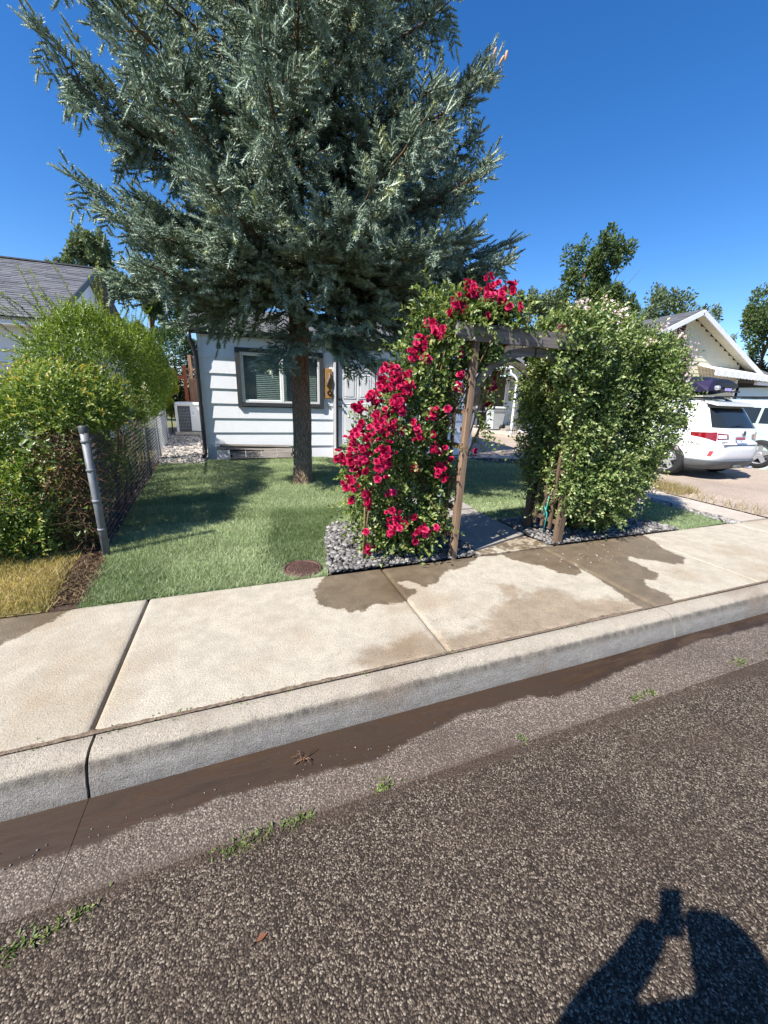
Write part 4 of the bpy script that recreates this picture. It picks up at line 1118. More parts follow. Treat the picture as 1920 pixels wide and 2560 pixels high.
def crown_r(z, az):
    """reach of the branches by height; the side toward the driveway (+x) reaches out low, the +x side higher up is shorter"""
    base = np.interp(z, [2.2, 2.7, 3.4, 4.2, 5.2, 6.5, 8, 9.5, 10.8], [1.5, 1.75, 2.15, 2.35, 2.3, 2.0, 1.4, .85, .25])
    return base * (1 - .13 * max(0, -math.cos(az)) + .04 * max(0, math.cos(az)))
limb = MB(); shP, shD, shL, shV = [], [], [], []
def spruce_branch(z0, az, Lb, e0, curl, seed):
    rg = np.random.default_rng(seed)
    n = 16; pts = []; p = np.array([TX, TY, z0]) + np.array([math.cos(az), math.sin(az), 0]) * np.interp(z0, zz, rr) * .6
    el = e0; a = az
    st = Lb / n
    for i in range(n + 1):
        pts.append(p.copy())
        t = i / n
        el = e0 - .30 * math.sin(math.pi * t) + curl * t ** 2
        a += rg.normal(0, .035)
        p = p + st * np.array([math.cos(el) * math.cos(a), math.cos(el) * math.sin(a), math.sin(el)])
    pts = np.array(pts)
    limb.tube(pts[::2], list(np.linspace(.030 * Lb / 2.5, .006, len(pts[::2]))), 5, cap=False)
    # side branchlets
    cam_side = pts[-1][1] < 7.3
    k = int(Lb / (.11 if cam_side else .22))
    for j in range(k):
        t = .16 + .84 * (j + rg.uniform(-.3, .3)) / k
        t = min(max(t, .05), .985)
        f_ = t * n; i0 = min(int(f_), n - 1); q = pts[i0] + (pts[i0 + 1] - pts[i0]) * (f_ - i0)
        d = pts[i0 + 1] - pts[i0]; d /= np.linalg.norm(d)
        hz = np.array([-d[1], d[0], 0]); hz /= np.linalg.norm(hz) + 1e-9
        upv = np.cross(d, hz); upv = upv if upv[2] > 0 else -upv
        for s_ in (-1, 1):
            ls = (.20 + .72 * (1 - t) ** .8 * min(1, t * 2.6)) * rg.uniform(.65, 1.2) * min(1, Lb / 2.2)
            sd = d * rg.uniform(.55, .85) + hz * s_ * rg.uniform(.5, .95) + upv * rg.uniform(-.30, .30)
            if rg.random() < (.40 if q[2] > 3.3 else .10): sd = sd * .45 + np.array([0, 0, -1.0]) * rg.uniform(.6, 1.1)     # hanging curtain
            sd /= np.linalg.norm(sd)
            m_ = max(2, int(ls / .056))
            end = q + sd * ls
            if ls > .3: limb.tube([q, q + sd * ls * .5 + np.array([0, 0, -.02]), end], [.006, .004, .002], 3, cap=False)
            sh2 = np.cross(sd, upv); sh2 /= np.linalg.norm(sh2) + 1e-9
            for c in range(m_ + 1):
                tt = (c + .3) / (m_ + .3); b = q + sd * ls * tt + np.array([0, 0, -.05 * ls * math.sin(math.pi * tt)])
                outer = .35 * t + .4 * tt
                if c == m_:
                    shP.append(b); shD.append(sd + upv * .12); shL.append(rg.uniform(.095, .15)); shV.append(outer)
                else:
                    for q_ in (-1, 1):
                        if rg.random() < .16: continue
                        dd = sd * .75 + sh2 * q_ * .75 + upv * rg.uniform(-.15, .35)
                        shP.append(b); shD.append(dd); shL.append(rg.uniform(.075, .13) * (1.1 - .25 * tt)); shV.append(outer - .05)
    for q_ in range(3):
        shP.append(pts[-1]); shD.append((pts[-1] - pts[-2]) / st + rg.normal(0, .35, 3)); shL.append(rg.uniform(.14, .2)); shV.append(.9)

k = 0; az = .4
z = 2.90
while z < 10.6:
    nb = 7 if z < 7 else 5
    for j in range(nb):
        az += 2 * math.pi / nb + random.uniform(-.22, .22)
        zj = z + random.uniform(-.12, .12)
        Lb = crown_r(zj, az) * random.uniform(.80, 1.10)
        e0 = np.interp(zj, [2.9, 3.5, 5, 8, 10.6], [-.10, .0, .16, .42, .8]) + random.uniform(-.10, .10)
        if zj < 2.75 and -2.6 < math.remainder(az, 2 * math.pi) < -.9: Lb *= .78
        spruce_branch(zj, az, Lb, e0, np.interp(zj, [2.3, 4, 8], [.2, .38, .45]) + random.uniform(-.1, .1), 100 + k); k += 1
    az += .37
    z += np.interp(z, [2.3, 5, 7, 10], [.42, .54, .62, .7])
# the branches whose tips stand out against the sky and the wall
def branch_to(tip, z0, seed, sag=.0):
    d = np.array(tip) - np.array([TX, TY, z0]); Lb = np.linalg.norm(d)
    spruce_branch(z0, math.atan2(d[1], d[0]), Lb * .97, math.asin(d[2] / Lb) + .05 + sag, .22, seed)
for i, (tip, z0) in enumerate([((-1.60, 5.85, 5.05), 4.1), ((-1.52, 5.9, 3.95), 3.3), ((-1.35, 5.6, 4.75), 3.9), ((-1.30, 5.8, 3.0), 3.0), ((4.15, 5.7, 4.25), 3.4), ((3.95, 5.55, 3.95), 3.2), ((3.75, 5.35, 3.35), 2.9), ((3.05, 5.4, 5.6), 4.7), ((3.05, 5.3, 5.0), 4.2), ((2.95, 5.3, 4.4), 3.7), ((.55, 5.25, 1.95), 2.7), ((1.75, 5.1, 2.12), 2.8), ((1.95, 5.3, 2.05), 2.8), ((-.35, 5.3, 2.75), 3.0), ((2.6, 5.3, 2.95), 3.1), ((1.9, 4.0, 4.2), 3.4), ((.3, 3.9, 4.4), 3.6), ((-.6, 4.3, 4.4), 3.6), ((2.6, 4.4, 4.4), 3.5), ((1.2, 3.9, 3.6), 3.2), ((2.3, 4.3, 3.4), 3.1), ((-.2, 4.2, 3.5), 3.2), ((.6, 4.1, 5.2), 4.2), ((1.6, 4.2, 5.4), 4.4), ((-.9, 4.7, 5.3), 4.3), ((-.75, 5.0, 3.0), 3.0), ((.2, 4.6, 3.2), 3.1), ((2.9, 4.9, 5.4), 4.4), ((-.8, 5.6, 2.85), 3.05), ((-.9, 6.2, 2.9), 3.05), ((-.2, 4.9, 3.0), 3.1), ((.8, 4.5, 3.2), 3.2), ((1.5, 4.6, 3.2), 3.2), ((2.2, 4.8, 3.1), 3.2), ((.5, 5.0, 3.0), 3.3), ((1.2, 5.2, 2.9), 3.3), ((2.9, 5.5, 3.1), 3.2), ((3.3, 6.2, 3.2), 3.2), ((3.4, 5.6, 3.5), 3.2), ((3.6, 5.9, 3.8), 3.3), ((2.9, 4.9, 3.7), 3.3), ((-1.2, 5.7, 2.95), 3.0), ((-1.2, 5.5, 3.5), 3.2), ((2.3, 5.6, 2.75), 3.1), ((2.7, 5.9, 2.8), 3.1), ((1.9, 5.0, 2.75), 3.1), ((1.6, 5.6, 2.65), 3.1), ((-.3, 5.8, 2.68), 3.0), ((.2, 5.4, 2.75), 3.1), ((-.6, 6.0, 2.7), 3.0), ((3.0, 6.4, 2.9), 3.1), ((3.8, 5.5, 3.7), 3.3), ((3.5, 5.2, 3.2), 3.1), ((0.9, 4.9, 3.2), 3.4), ((-.7, 5.0, 3.3), 3.4)]):
    branch_to(tip, z0, 700 + i)
limb.build('branch', MAT['twig'], spruce)
shP = np.array(shP); shD = unit(np.array(shD)); shL = np.array(shL); shV = np.array(shV)
print('shoots', len(shP))
def needle_mesh(P, D, L, vv, nn=32, nl=.043, nw=.0100, core=True):
    n = len(P)
    a = unit(np.cross(D, RNG.normal(size=(n, 3)))); b = np.cross(D, a)
    t = (np.arange(nn) + .5) / nn
    ang = (np.arange(nn) * 2.399)[None, :] + RNG.uniform(0, 6.28, (n, 1))
    rad = a[:, None] * np.cos(ang)[..., None] + b[:, None] * np.sin(ang)[..., None]
    base = P[:, None] + D[:, None] * (t[None, :] * L[:, None])[..., None]
    taper = np.interp(t, [0, .75, 1], [1, .95, .55])[None, :, None]
    dirn = unit(rad * .85 + D[:, None] * (.45 + .5 * t ** 2)[None, :, None] + np.array([0, 0, .22]) + RNG.normal(0, .12, (n, nn, 3)))
    tip = base + dirn * nl * taper * RNG.uniform(.8, 1.15, (n, nn, 1))
    sd = unit(np.cross(dirn, rad + D[:, None] * .3 + RNG.normal(0, .4, (n, nn, 3)))) * nw / 2
    V = np.stack([base - sd, base + sd, tip], 2).reshape(-1, 3)
    F = np.arange(len(V)).reshape(-1, 3)
    v = np.repeat(vv, nn)
    if core:      # the close inner needles of each shoot as a tapering sleeve
        cr_ = nl * .30; prof = ((0, .6), (.55, 1.0), (1.08, .06))
        a3 = [a * math.cos(q) + b * math.sin(q) for q in (0, 2.094, 4.189)]
        C = np.stack([P + D * (L * t_)[:, None] + a3[k] * cr_ * s_ for t_, s_ in prof for k in range(3)], 1)
        idx = np.array([(i * 3 + k, i * 3 + (k + 1) % 3, (i + 1) * 3 + (k + 1) % 3) for i in range(2) for k in range(3)] + [(i * 3 + k, (i + 1) * 3 + (k + 1) % 3, (i + 1) * 3 + k) for i in range(2) for k in range(3)])
        F = np.concatenate([F, (idx[None] + (np.arange(n) * 9)[:, None, None] + len(V)).reshape(-1, 3)]); V = np.concatenate([V, C.reshape(-1, 3)])
        v = np.concatenate([v, np.repeat(vv - .12, 12)])
    return np_mesh('crown', V, F, attrs={'v': np.clip(v + RNG.normal(0, .05, len(v)), 0, 1)})
# colour: last year's bluish needles, and pale yellow-green new tips on some shoots
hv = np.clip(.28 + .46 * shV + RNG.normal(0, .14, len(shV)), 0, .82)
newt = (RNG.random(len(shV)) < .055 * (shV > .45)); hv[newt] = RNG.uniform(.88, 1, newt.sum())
front = shP[:, 1] < 7.6
vis = (shP[:, 1] < 6.9) & (shP[:, 2] < 7.0)
inner = vis & (shV < .34)
outer_ = vis & ~inner
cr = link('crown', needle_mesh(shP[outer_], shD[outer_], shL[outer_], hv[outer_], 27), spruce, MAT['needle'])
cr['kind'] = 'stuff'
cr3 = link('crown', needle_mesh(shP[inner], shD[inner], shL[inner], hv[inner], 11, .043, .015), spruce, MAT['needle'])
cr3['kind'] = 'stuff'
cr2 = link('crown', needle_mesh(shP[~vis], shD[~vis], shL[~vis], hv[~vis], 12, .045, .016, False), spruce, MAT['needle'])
cr2['kind'] = 'stuff'
# brown cones near the top right
cone = MB().lathe((0, 0, 0), [(.002, .05), (.014, .04), (.018, .015), (.016, -.02), (.008, -.045), (.001, -.05)], 9).mesh('cone'); cone.materials.append(plain('spruce cone', (.42, .26, .14), .7, var=.3, scale=60))
for i in range(9):
    piece('cone', cone, (3.2 + RNG.normal(0, .09), 5.33 + RNG.normal(0, .05), 5.55 + RNG.normal(0, .09)), spruce, (RNG.uniform(-.6, .6), RNG.uniform(-.6, .6), 0), (1, 1, 1.1))
# ------------------------------------------------------------------ hedge and honeysuckle on the left
hedge = empty('privet_hedge', (-2.2, 6.8, .15), 'tall bright green privet hedge behind the chain link fence', 'hedge')
HB = [(-1.72, 6.0, 1.28, .56, .9, 1.22), (-1.85, 7.2, 1.35, .60, 1.1, 1.25), (-1.95, 8.4, 1.3, .60, 1.0, 1.15), (-1.60, 5.7, 1.35, .44, .62, 1.05), (-1.85, 5.75, 1.35, .42, .6, 1.0), (-1.42, 6.7, 1.80, .40, .85, .68), (-1.52, 7.8, 1.80, .40, .9, .68)]
leafy('leaf_mass', HB, 76000, .034, .0155, MAT['hedge'], hedge, depth=.13, rough=.13, freq=3.5, seed=3, vm=.45, vs=.2, zmin=.2, cut=lambda P: ~((P[:, 2] < 1.22) & (P[:, 0] > -1.30 - .085 * (P[:, 1] - 3.87))))
P_, N_ = blob_shell(HB, 2300, .02, .12, 3.5, 3)
k_ = (P_[:, 2] > 1.1) & (P_[:, 1] < 8.5)
P_, N_ = P_[k_] - N_[k_] * .05, N_[k_]
sprays('leafy_shoots', P_, unit(N_ * .6 + np.array([0, 0, .9]) + RNG.normal(0, .25, N_.shape)), .17, 9, .034, .013, MAT['hedge'], hedge, vm=.6, gravity=.05)
# long stray shoots toward the neighbour's wall
st = np.array([(-2.05, 5.6, 2.0), (-2.1, 5.7, 1.85), (-2.0, 5.6, 2.2), (-2.15, 5.7, 1.6), (-1.8, 5.7, 2.3), (-1.5, 5.8, 2.35), (-1.95, 5.7, 2.25), (-1.35, 6.6, 2.4)] * 4) + RNG.normal(0, .07, (32, 3))
sd_ = np.array([(-.8, -.2, .5), (-1, -.3, .25), (-.6, -.2, .8), (-1, -.2, .15), (-.2, -.1, 1), (.2, 0, 1), (-.4, -.1, 1), (.3, -.1, 1)] * 4) + RNG.normal(0, .15, (32, 3))
sprays('leafy_shoots', st, sd_, .5, 22, .036, .014, MAT['hedge'], hedge, vm=.6, gravity=.1, stem_mat=MAT['stem'])
mb = MB()
for i in range(26):
    x, y = -2 + RNG.normal(0, .3), 5.4 + RNG.random() * 3.2
    mb.tube([(x, y, .12), (x + RNG.normal(0, .1), y + RNG.normal(0, .1), .8), (x + RNG.normal(0, .25), y + RNG.normal(0, .2), 1.9)], [.022, .016, .006], 5)
mb.build('stem', MAT['twig'], hedge)

honey = empty('honeysuckle_bush', (-1.9, 4.5, .15), 'sprawling yellow-green honeysuckle draped over the end of the chain link fence', 'bush')
OB = [(-1.88, 4.5, .85, .60, .5, .70), (-1.55, 4.45, 1.28, .40, .42, .48), (-2.4, 4.45, .58, .55, .5, .48), (-1.7, 5.0, 1.3, .55, .5, .55), (-1.75, 4.10, .72, .38, .28, .48), (-2.2, 4.1, .7, .4, .3, .5), (-1.30, 4.9, 1.42, .20, .35, .26)]
def ocut(P):
    # bare twiggy corner round the steel post
    return ~((P[:, 2] < 1.2) & (P[:, 0] > -1.29 - .085 * (P[:, 1] - 3.87))) & (~((P[:, 0] > -1.55 - .25 * (P[:, 2] - .2)) & (P[:, 1] < 4.7) & (P[:, 2] < 1.22)) | (RNG.random(len(P)) < .10))
leafy('leaf_mass', OB, 50000, .036, .019, MAT['honey'], honey, depth=.14, rough=.12, freq=4, seed=8, vm=.5, vs=.22, zmin=.17, cut=ocut)
P_, N_ = blob_shell(OB, 1100, .02, .12, 4, 8); k_ = ocut(P_) & (P_[:, 2] > .25); P_, N_ = P_[k_] - N_[k_] * .04, N_[k_]
sprays('leafy_shoots', P_, unit(N_ * .9 + np.array([0, 0, .35]) + RNG.normal(0, .4, N_.shape)), .20, 8, .038, .019, MAT['honey'], honey, vm=.62, gravity=.35)
# bigger leaves in the shade by the post, yellow blooms
P_ = np.stack([RNG.uniform(-1.75, -1.28, 420), RNG.uniform(3.95, 4.3, 420), RNG.uniform(.25, 1.3, 420)], 1)
leaves('large_leaves', P_, RNG.normal(0, 1, P_.shape) + np.array([0, -.6, -.4]), RNG.normal(0, .5, P_.shape) + np.array([0, -.6, .6]), .06, .036, MAT['roseleaf'], RNG.uniform(.3, .9, 420), honey)
n_ = 45; i_ = RNG.choice(len(P_), n_)
B_, BN = blob_shell(OB, n_, .01, .12, 4, 8)
leaves('yellow_blooms', B_, BN + RNG.normal(0, .5, BN.shape), RNG.normal(0, 1, BN.shape), .04, .02, plain('honeysuckle bloom', (.75, .52, .12), .6, var=.3, scale=30), RNG.random(n_), honey)
# dry tangled vines
vn = MB()
for i in range(420):
    y = 3.95 + abs(RNG.normal(0, .55)); x = -1.30 - .085 * (y - 3.87) - abs(RNG.normal(0, .16)); z0 = RNG.uniform(.2, 1.25)
    p = np.array([x, y, z0]); pts = [p]
    d = unit(RNG.normal(0, 1, 3) + np.array([0, -.1, -.5]))
    for q in range(5):
        d = unit(d + RNG.normal(0, .45, 3)); p = p + d * RNG.uniform(.03, .09); pts.append(p)
    vn.tube(pts, [.0035, .003, .003, .0025, .002, .0015], 3, cap=False)
for i in range(7):
    y = 5.2 + i * .5; x = -1.34 - .085 * (y - 3.87)
    vn.tube([(x, y, .15), (x + .05, y + .05, .5), (x - .03, y + .15, .8), (x + .03, y + .1, 1.15)], [.018, .014, .011, .008], 5)
vo_ = vn.build('dry_vines', MAT['twig'], honey)
P_ = np.stack([-1.32 - np.abs(RNG.normal(0, .14, 5200)), 3.95 + np.abs(RNG.normal(0, .6, 5200)), RNG.uniform(.17, 1.22, 5200)], 1); P_[:, 0] -= .085 * (P_[:, 1] - 3.87)
leaves('dead_leaves', P_, RNG.normal(0, 1, P_.shape) + np.array([0, 0, -.5]), RNG.normal(0, 1, P_.shape), .035, .016, MAT['drytwig'], np.clip(RNG.normal(.4, .3, len(P_)), 0, 1), honey)

# ------------------------------------------------------------------ chain link fence
fen = empty('chain_link_fence', (-1.23, 3.87, .15), 'chain link fence with galvanised steel posts beside the lawn', 'fence')
def fx(y): return -1.22 - .085 * (y - 3.87)
posts = [(3.87, .031, 1.29, .16), (7.6, .022, 1.30, .18), (9.6, .022, 1.30, .2), (12.0, .024, 1.34, .24)]
for y, r_, zt, zb in posts:
    x = fx(y)
    p = MB().tube([(x, y, zb - .2), (x - (.0 if r_ < .03 else .0), y, zt)], r_, 14).build('post', MAT['steel'], fen)
    if r_ > .03: MB().lathe((x, y, zt), [(r_ + .004, -.05), (r_ + .005, .0), (r_ * .9, .008), (0, .010)], 14).build('cap', MAT['charcoal'], p)
    else: MB().lathe((x, y, zt), [(r_ + .004, -.05), (r_ + .004, -.005), (r_ * .9, .01), (r_ * .5, .024), (0, .03)], 14).build('cap', MAT['steel'], p)
    if r_ > .03:
        for z in (.40, .66, .93, 1.17):
            MB().lathe((x, y, z), [(r_, -.012), (r_ + .005, -.011), (r_ + .005, .011), (r_, .012)], 14).build('tension_band', MAT['steel'], p)
MB().tube([(fx(7.0), 7.0, 1.27), (fx(7.6), 7.6, 1.31), (fx(12), 12, 1.32)], .018, 8).build('top_rail', MAT['steel'], fen)
def chainlink(y0, y1, z0, z1, name, mat, r_=.0024, cell=.055):
    mb = MB(); n = int((y1 - y0) / cell); m_ = int((z1 - z0) / (cell))
    for i in range(n):
        pts = []
        for j in range(m_ * 2 + 1):
            yy = y0 + i * cell + (cell * .52 if j % 2 else -.0) ; pts.append((fx(yy) + (.002 if j % 2 else -.002), yy, z0 + j * cell / 2))
        mb.tube(pts, r_, 3, cap=False, smooth=False)
    return mb.build(name, mat, fen)
chainlink(3.9, 8.2, .17, 1.24, 'wire_mesh', MAT['wire'])
chainlink(8.2, 12.6, .22, 1.28, 'wire_mesh', MAT['palewire'])

# ------------------------------------------------------------------ side yard: air conditioner, wooden gate, shrubs
ac = empty('air_conditioner', (-1.4, 13.3, .35), 'white outdoor air conditioner unit on gravel beside the house', 'air conditioner')
cx, cy, z0 = -1.40, 13.3, .36
part_box('pad', (cx, cy, z0 + .03), (.85, .85, .08), MAT['concrete'], ac)
part_box('coil_core', (cx, cy, z0 + .45), (.62, .62, .72), MAT['black'], ac)
for sx, sy in ((-1, -1), (1, -1), (1, 1), (-1, 1)): part_box('corner_post', (cx + sx * .345, cy + sy * .345, z0 + .45), (.06, .06, .76), MAT['beige'], ac)
tp = MB(); tp.box((cx, cy, z0 + .86), (.78, .78, .11), bev=.04); tp.build('top_cover', MAT['beige'], ac)
part_box('service_panel', (cx + .19, cy - .345, z0 + .46), (.34, .05, .74), MAT['beige'], ac, bev=.01)
part_box('notice_label', (cx + .10, cy - .374, z0 + .62), (.12, .006, .17), MAT['label'], ac)
mb = MB()
for i in range(5): mb.box((cx + .10, cy - .379, z0 + .57 + i * .026), (.085 - .02 * (i % 2), .003, .006))
mb.build('label_print', MAT['charcoal'], ac)
for i in range(16): part_box('louver', (cx - .155, cy - .345, z0 + .12 + i * .042), (.33, .012, .006), MAT['palewire'], ac)
for i in range(9): part_box('guard_wire', (cx - .31 + i * .039, cy - .352, z0 + .45), (.004, .004, .70), MAT['palewire'], ac)
MB().tube([(cx + .34, cy - .36, z0 + .5), (cx + .36, cy - .4, z0 + .2), (cx + .42, cy - .38, z0 + .14), (cx + .6, cy - .2, z0 + .2)], .022, 8).build('conduit', MAT['whitetrim'], ac)
gate = empty('wooden_fence', (-1.3, 14.6, .3), 'cedar fence panel with lattice top at the end of the side yard', 'fence')
for i in range(8):
    part_box('plank', (-1.45 + i * .118, 14.6, 1.12), (.11, .022, 1.62), MAT['fencewood'], gate)
for zz_ in (1.96, 2.27): part_box('rail', (-1.05, 14.57, zz_), (1.02, .045, .05), MAT['fencewood'], gate)
for s_ in (-1, 1):
    for i in range(9):
        x = -1.62 + i * .13
        a = (x, 14.59 + .012 * s_, 1.99); b = (x + s_ * .27, 14.59 + .012 * s_, 2.25)
        if min(a[0], b[0]) < -1.55 or max(a[0], b[0]) > -.55: continue
        mb = MB(); mb.bar(a, b, .012, .035, up=(0, 1, 0)); mb.v = mb.v; mb.build('lattice_slat', MAT['fencewood'], gate)
part_box('post', (-1.60, 14.58, 1.25), (.10, .10, 2.25), MAT['redwood'], gate); part_box('post', (-2.35, 14.3, 1.3), (.09, .09, 2.2), MAT['redwood'], gate)
part_box('rail', (-1.98, 14.45, 2.0), (.7, .04, .12), MAT['redwood'], gate)
pole = empty('wooden_pole', (-1.42, 15.2, .3), 'brown wooden pole standing behind the cedar fence', 'pole')
part_box('shaft', (-1.48, 15.3, 1.45), (.10, .10, 2.6), MAT['fencewood'], pole); part_box('sister_post', (-1.34, 15.35, 1.45), (.10, .08, 2.55), MAT['greywood'], pole)
lime = empty('lime_shrub', (-1.95, 13.6, .3), 'small lime green shrub between hedge and cedar fence', 'shrub')
leafy('leaf_mass', [(-2.0, 13.7, 2.0, .30, .3, .33), (-1.98, 13.6, 1.65, .26, .3, .3), (-2.0, 13.5, 1.2, .22, .25, .35)], 7000, .06, .03, MAT['limeleaf'], lime, depth=.08, rough=.08, freq=8, seed=21, vm=.5, zmin=.4)
MB().tube([(-2.0, 13.6, .2), (-1.98, 13.6, 1.0), (-2.0, 13.65, 1.8)], [.02, .015, .006], 5).build('stem', MAT['twig'], lime)
dk = empty('dark_shrub', (-2.0, 16, .2), 'dense dark green shrub behind the cedar fence', 'shrub')
leafy('leaf_mass', [(-2.2, 16.2, 2.4, 1.0, .9, 1.35), (-1.5, 16.4, 2.3, .6, .7, 1.2)], 22000, .075, .04, MAT['darkleaf'], dk, depth=.18, rough=.15, freq=4, seed=23, zmin=.3)
MB().tube([(-2.1, 16.2, .1), (-2.0, 16.2, 1.5), (-2.1, 16.3, 2.8)], [.06, .05, .02], 6).build('stem', MAT['twig'], dk)
# ------------------------------------------------------------------ arbor
arb = empty('wooden_arbor', (2.5, 3.25, .15), 'weathered wooden garden arbor with arched brace over the path', 'arbor')
AX = {'l': 1.845, 'r': 3.145}; AYF, AYB = 2.985, 3.53
MB().bar((1.815, 2.965, .10), (1.865, 2.985, 2.12), .050, .062, up=(0, 1, 0)).build('post', MAT['arborwood'], arb)
MB().bar((1.85, AYB, .10), (1.85, AYB, 2.12), .06, .075, up=(0, 1, 0)).build('post', MAT['arborgrey'], arb)
wbr = wood('brown arbor wood', (.07, .045, .03), (.17, .115, .075), 2, scale=34)
MB().bar((3.13, 3.02, .10), (3.145, 3.02, 2.12), .062, .075, up=(0, 1, 0)).build('post', wbr, arb)
MB().bar((3.15, AYB, .10), (3.15, AYB, 2.12), .062, .075, up=(0, 1, 0)).build('post', wbr, arb)
for (y, x0, x1) in ((2.955, 1.66, 3.36), (3.57, 1.66, 3.36)):
    MB().prism([(x0, 2.10), (x0 + .05, 2.06), (x1 - .05, 2.06), (x1, 2.10), (x1, 2.19), (x0, 2.19)], y - .02, y + .02, 'y').build('beam', MAT['arborgrey'], arb)
for x in (1.78, 2.12, 2.46, 2.80, 3.12, 3.30):
    part_box('rafter', (x, 3.2625, 2.145), (.038, .57, .062), MAT['arborgrey'], arb)
# arch under the front beam, two curved halves
for y in (2.975, 3.55):
    for a0, a1 in ((math.pi, math.pi / 2 + .02), (math.pi / 2 - .02, 0)):
        out, inn = [], []
        for i in range(15):
            t = a0 + (a1 - a0) * i / 14
            out.append((2.495 + .64 * math.cos(t), 1.55 + .515 * math.sin(t))); inn.append((2.495 + .57 * math.cos(t), 1.55 + .44 * math.sin(t)))
        MB().prism(out + inn[::-1], y + .022, y + .052, 'y').build('arch_brace', MAT['arborgrey'], arb)
for sx, mt in ((1.835, MAT['arborwood']), (3.14, wbr)):
    for z in (.36, .62, .90, 1.2, 1.5, 1.8): part_box('rung', (sx + .002, 3.26, z), (.032, .50, .042), mt, arb)
    for y in (3.14, 3.26, 3.38): part_box('slat', (sx - .026, y, 1.08), (.02, .035, 1.62), mt, arb)
mb = MB(); mb.tube([(3.115, 3.22, .2), (3.11, 3.20, .42), (3.10, 3.24, .50), (3.11, 3.3, .45), (3.105, 3.22, .40), (3.1, 3.2, .62)], .007, 6); tc = mb.build('tie_cord', MAT['teal'], arb)
stk = empty('plant_stake', (1.66, 3.05, .15), 'thin dark green stake under the red rose', 'stake')
MB().tube([(1.62, 2.98, .13), (1.68, 3.02, 1.0)], .007, 6).build('rod', plain('green stake', (.03, .09, .06), .5), stk)
MB().lathe((1.68, 3.02, 1.0), [(.007, 0), (.009, .004), (.006, .012), (0, .015)], 8).build('tip', MAT['hose'], stk)

# ------------------------------------------------------------------ red climbing rose
rose = empty('red_rose_bush', (1.45, 3.3, .15), 'crimson climbing rose in full bloom on the left side of the arbor', 'rose bush')
RB = [(1.31, 3.34, .72, .42, .34, .52), (1.16, 3.26, 1.10, .30, .27, .36), (1.5, 3.3, 1.3, .36, .32, .5), (1.66, 3.3, 1.8, .28, .28, .42), (1.92, 3.25, 2.30, .34, .3, .20), (1.45, 3.2, .42, .36, .3, .27), (2.15, 3.2, 2.32, .28, .25, .16), (1.58, 3.3, .9, .30, .3, .5), (1.36, 3.28, 1.52, .20, .22, .28), (2.05, 3.12, 1.98, .14, .2, .18), (2.05, 3.02, 2.30, .34, .14, .12), (1.72, 3.02, 2.12, .14, .12, .16)]
leafy('leaf_mass', RB, 21000, .045, .026, MAT['roseleaf'], rose, depth=.13, rough=.12, freq=6, seed=31, vm=.5, vs=.22, zmin=.18)
P_, N_ = blob_shell(RB, 520, .03, .12, 6, 31)
sprays('leafy_shoots', P_ - N_ * .08, unit(N_ + np.array([0, -.2, .25]) + RNG.normal(0, .4, N_.shape)), .20, 6, .042, .025, MAT['roseleaf'], rose, vm=.62, gravity=.25)
fp = np.stack([RNG.uniform(1.7, 2.35, 26), RNG.uniform(2.90, 2.95, 26), RNG.uniform(2.16, 2.3, 26)], 1)
sprays('leafy_shoots', fp, np.array([.1, -.5, .2]) + RNG.normal(0, .6, (26, 3)), .13, 5, .042, .025, MAT['roseleaf'], rose, vm=.6, gravity=.4)
# hanging shoots inside the arch
hp = np.array([(2.0, 3.05, 2.1), (2.08, 3.1, 2.0), (2.12, 3.1, 1.95), (2.02, 3.0, 1.7), (2.05, 3.05, 1.85), (1.98, 3.0, 1.5), (2.0, 3.05, 1.35)] * 5) + RNG.normal(0, .05, (35, 3))
sprays('leafy_shoots', hp, np.array([.5, -.1, -.5]) + RNG.normal(0, .4, (35, 3)), .24, 6, .042, .024, MAT['roseleaf'], rose, vm=.5, gravity=.3)
cn = MB()
for i in range(26):
    b = np.array([1.5 + RNG.normal(0, .14), 3.3 + RNG.normal(0, .08), .13]); t_ = np.array(RB[i % len(RB)][:3]) + RNG.normal(0, .15, 3)
    md = (b + t_) / 2 + RNG.normal(0, .10, 3)
    cn.tube([b, md * .6 + b * .4, md, t_ * .6 + md * .4, t_], [.012, .010, .008, .006, .003], 5)
cn.tube([(1.44, 3.02, 1.28), (1.55, 2.99, 1.40), (1.68, 2.97, 1.50)], [.008, .007, .005], 6); cn.tube([(1.55, 2.99, 1.40), (1.62, 2.98, 1.405)], [.005, .003], 5)
cn.tube([(.97, 3.1, .14), (.965, 3.08, .45), (.95, 3.03, .75)], [.011, .009, .006], 6); cn.tube([(.99, 3.12, .14), (.98, 3.07, .5), (1.0, 3.02, .8)], [.010, .008, .006], 6)
cn.build('canes', MAT['stem'], rose)

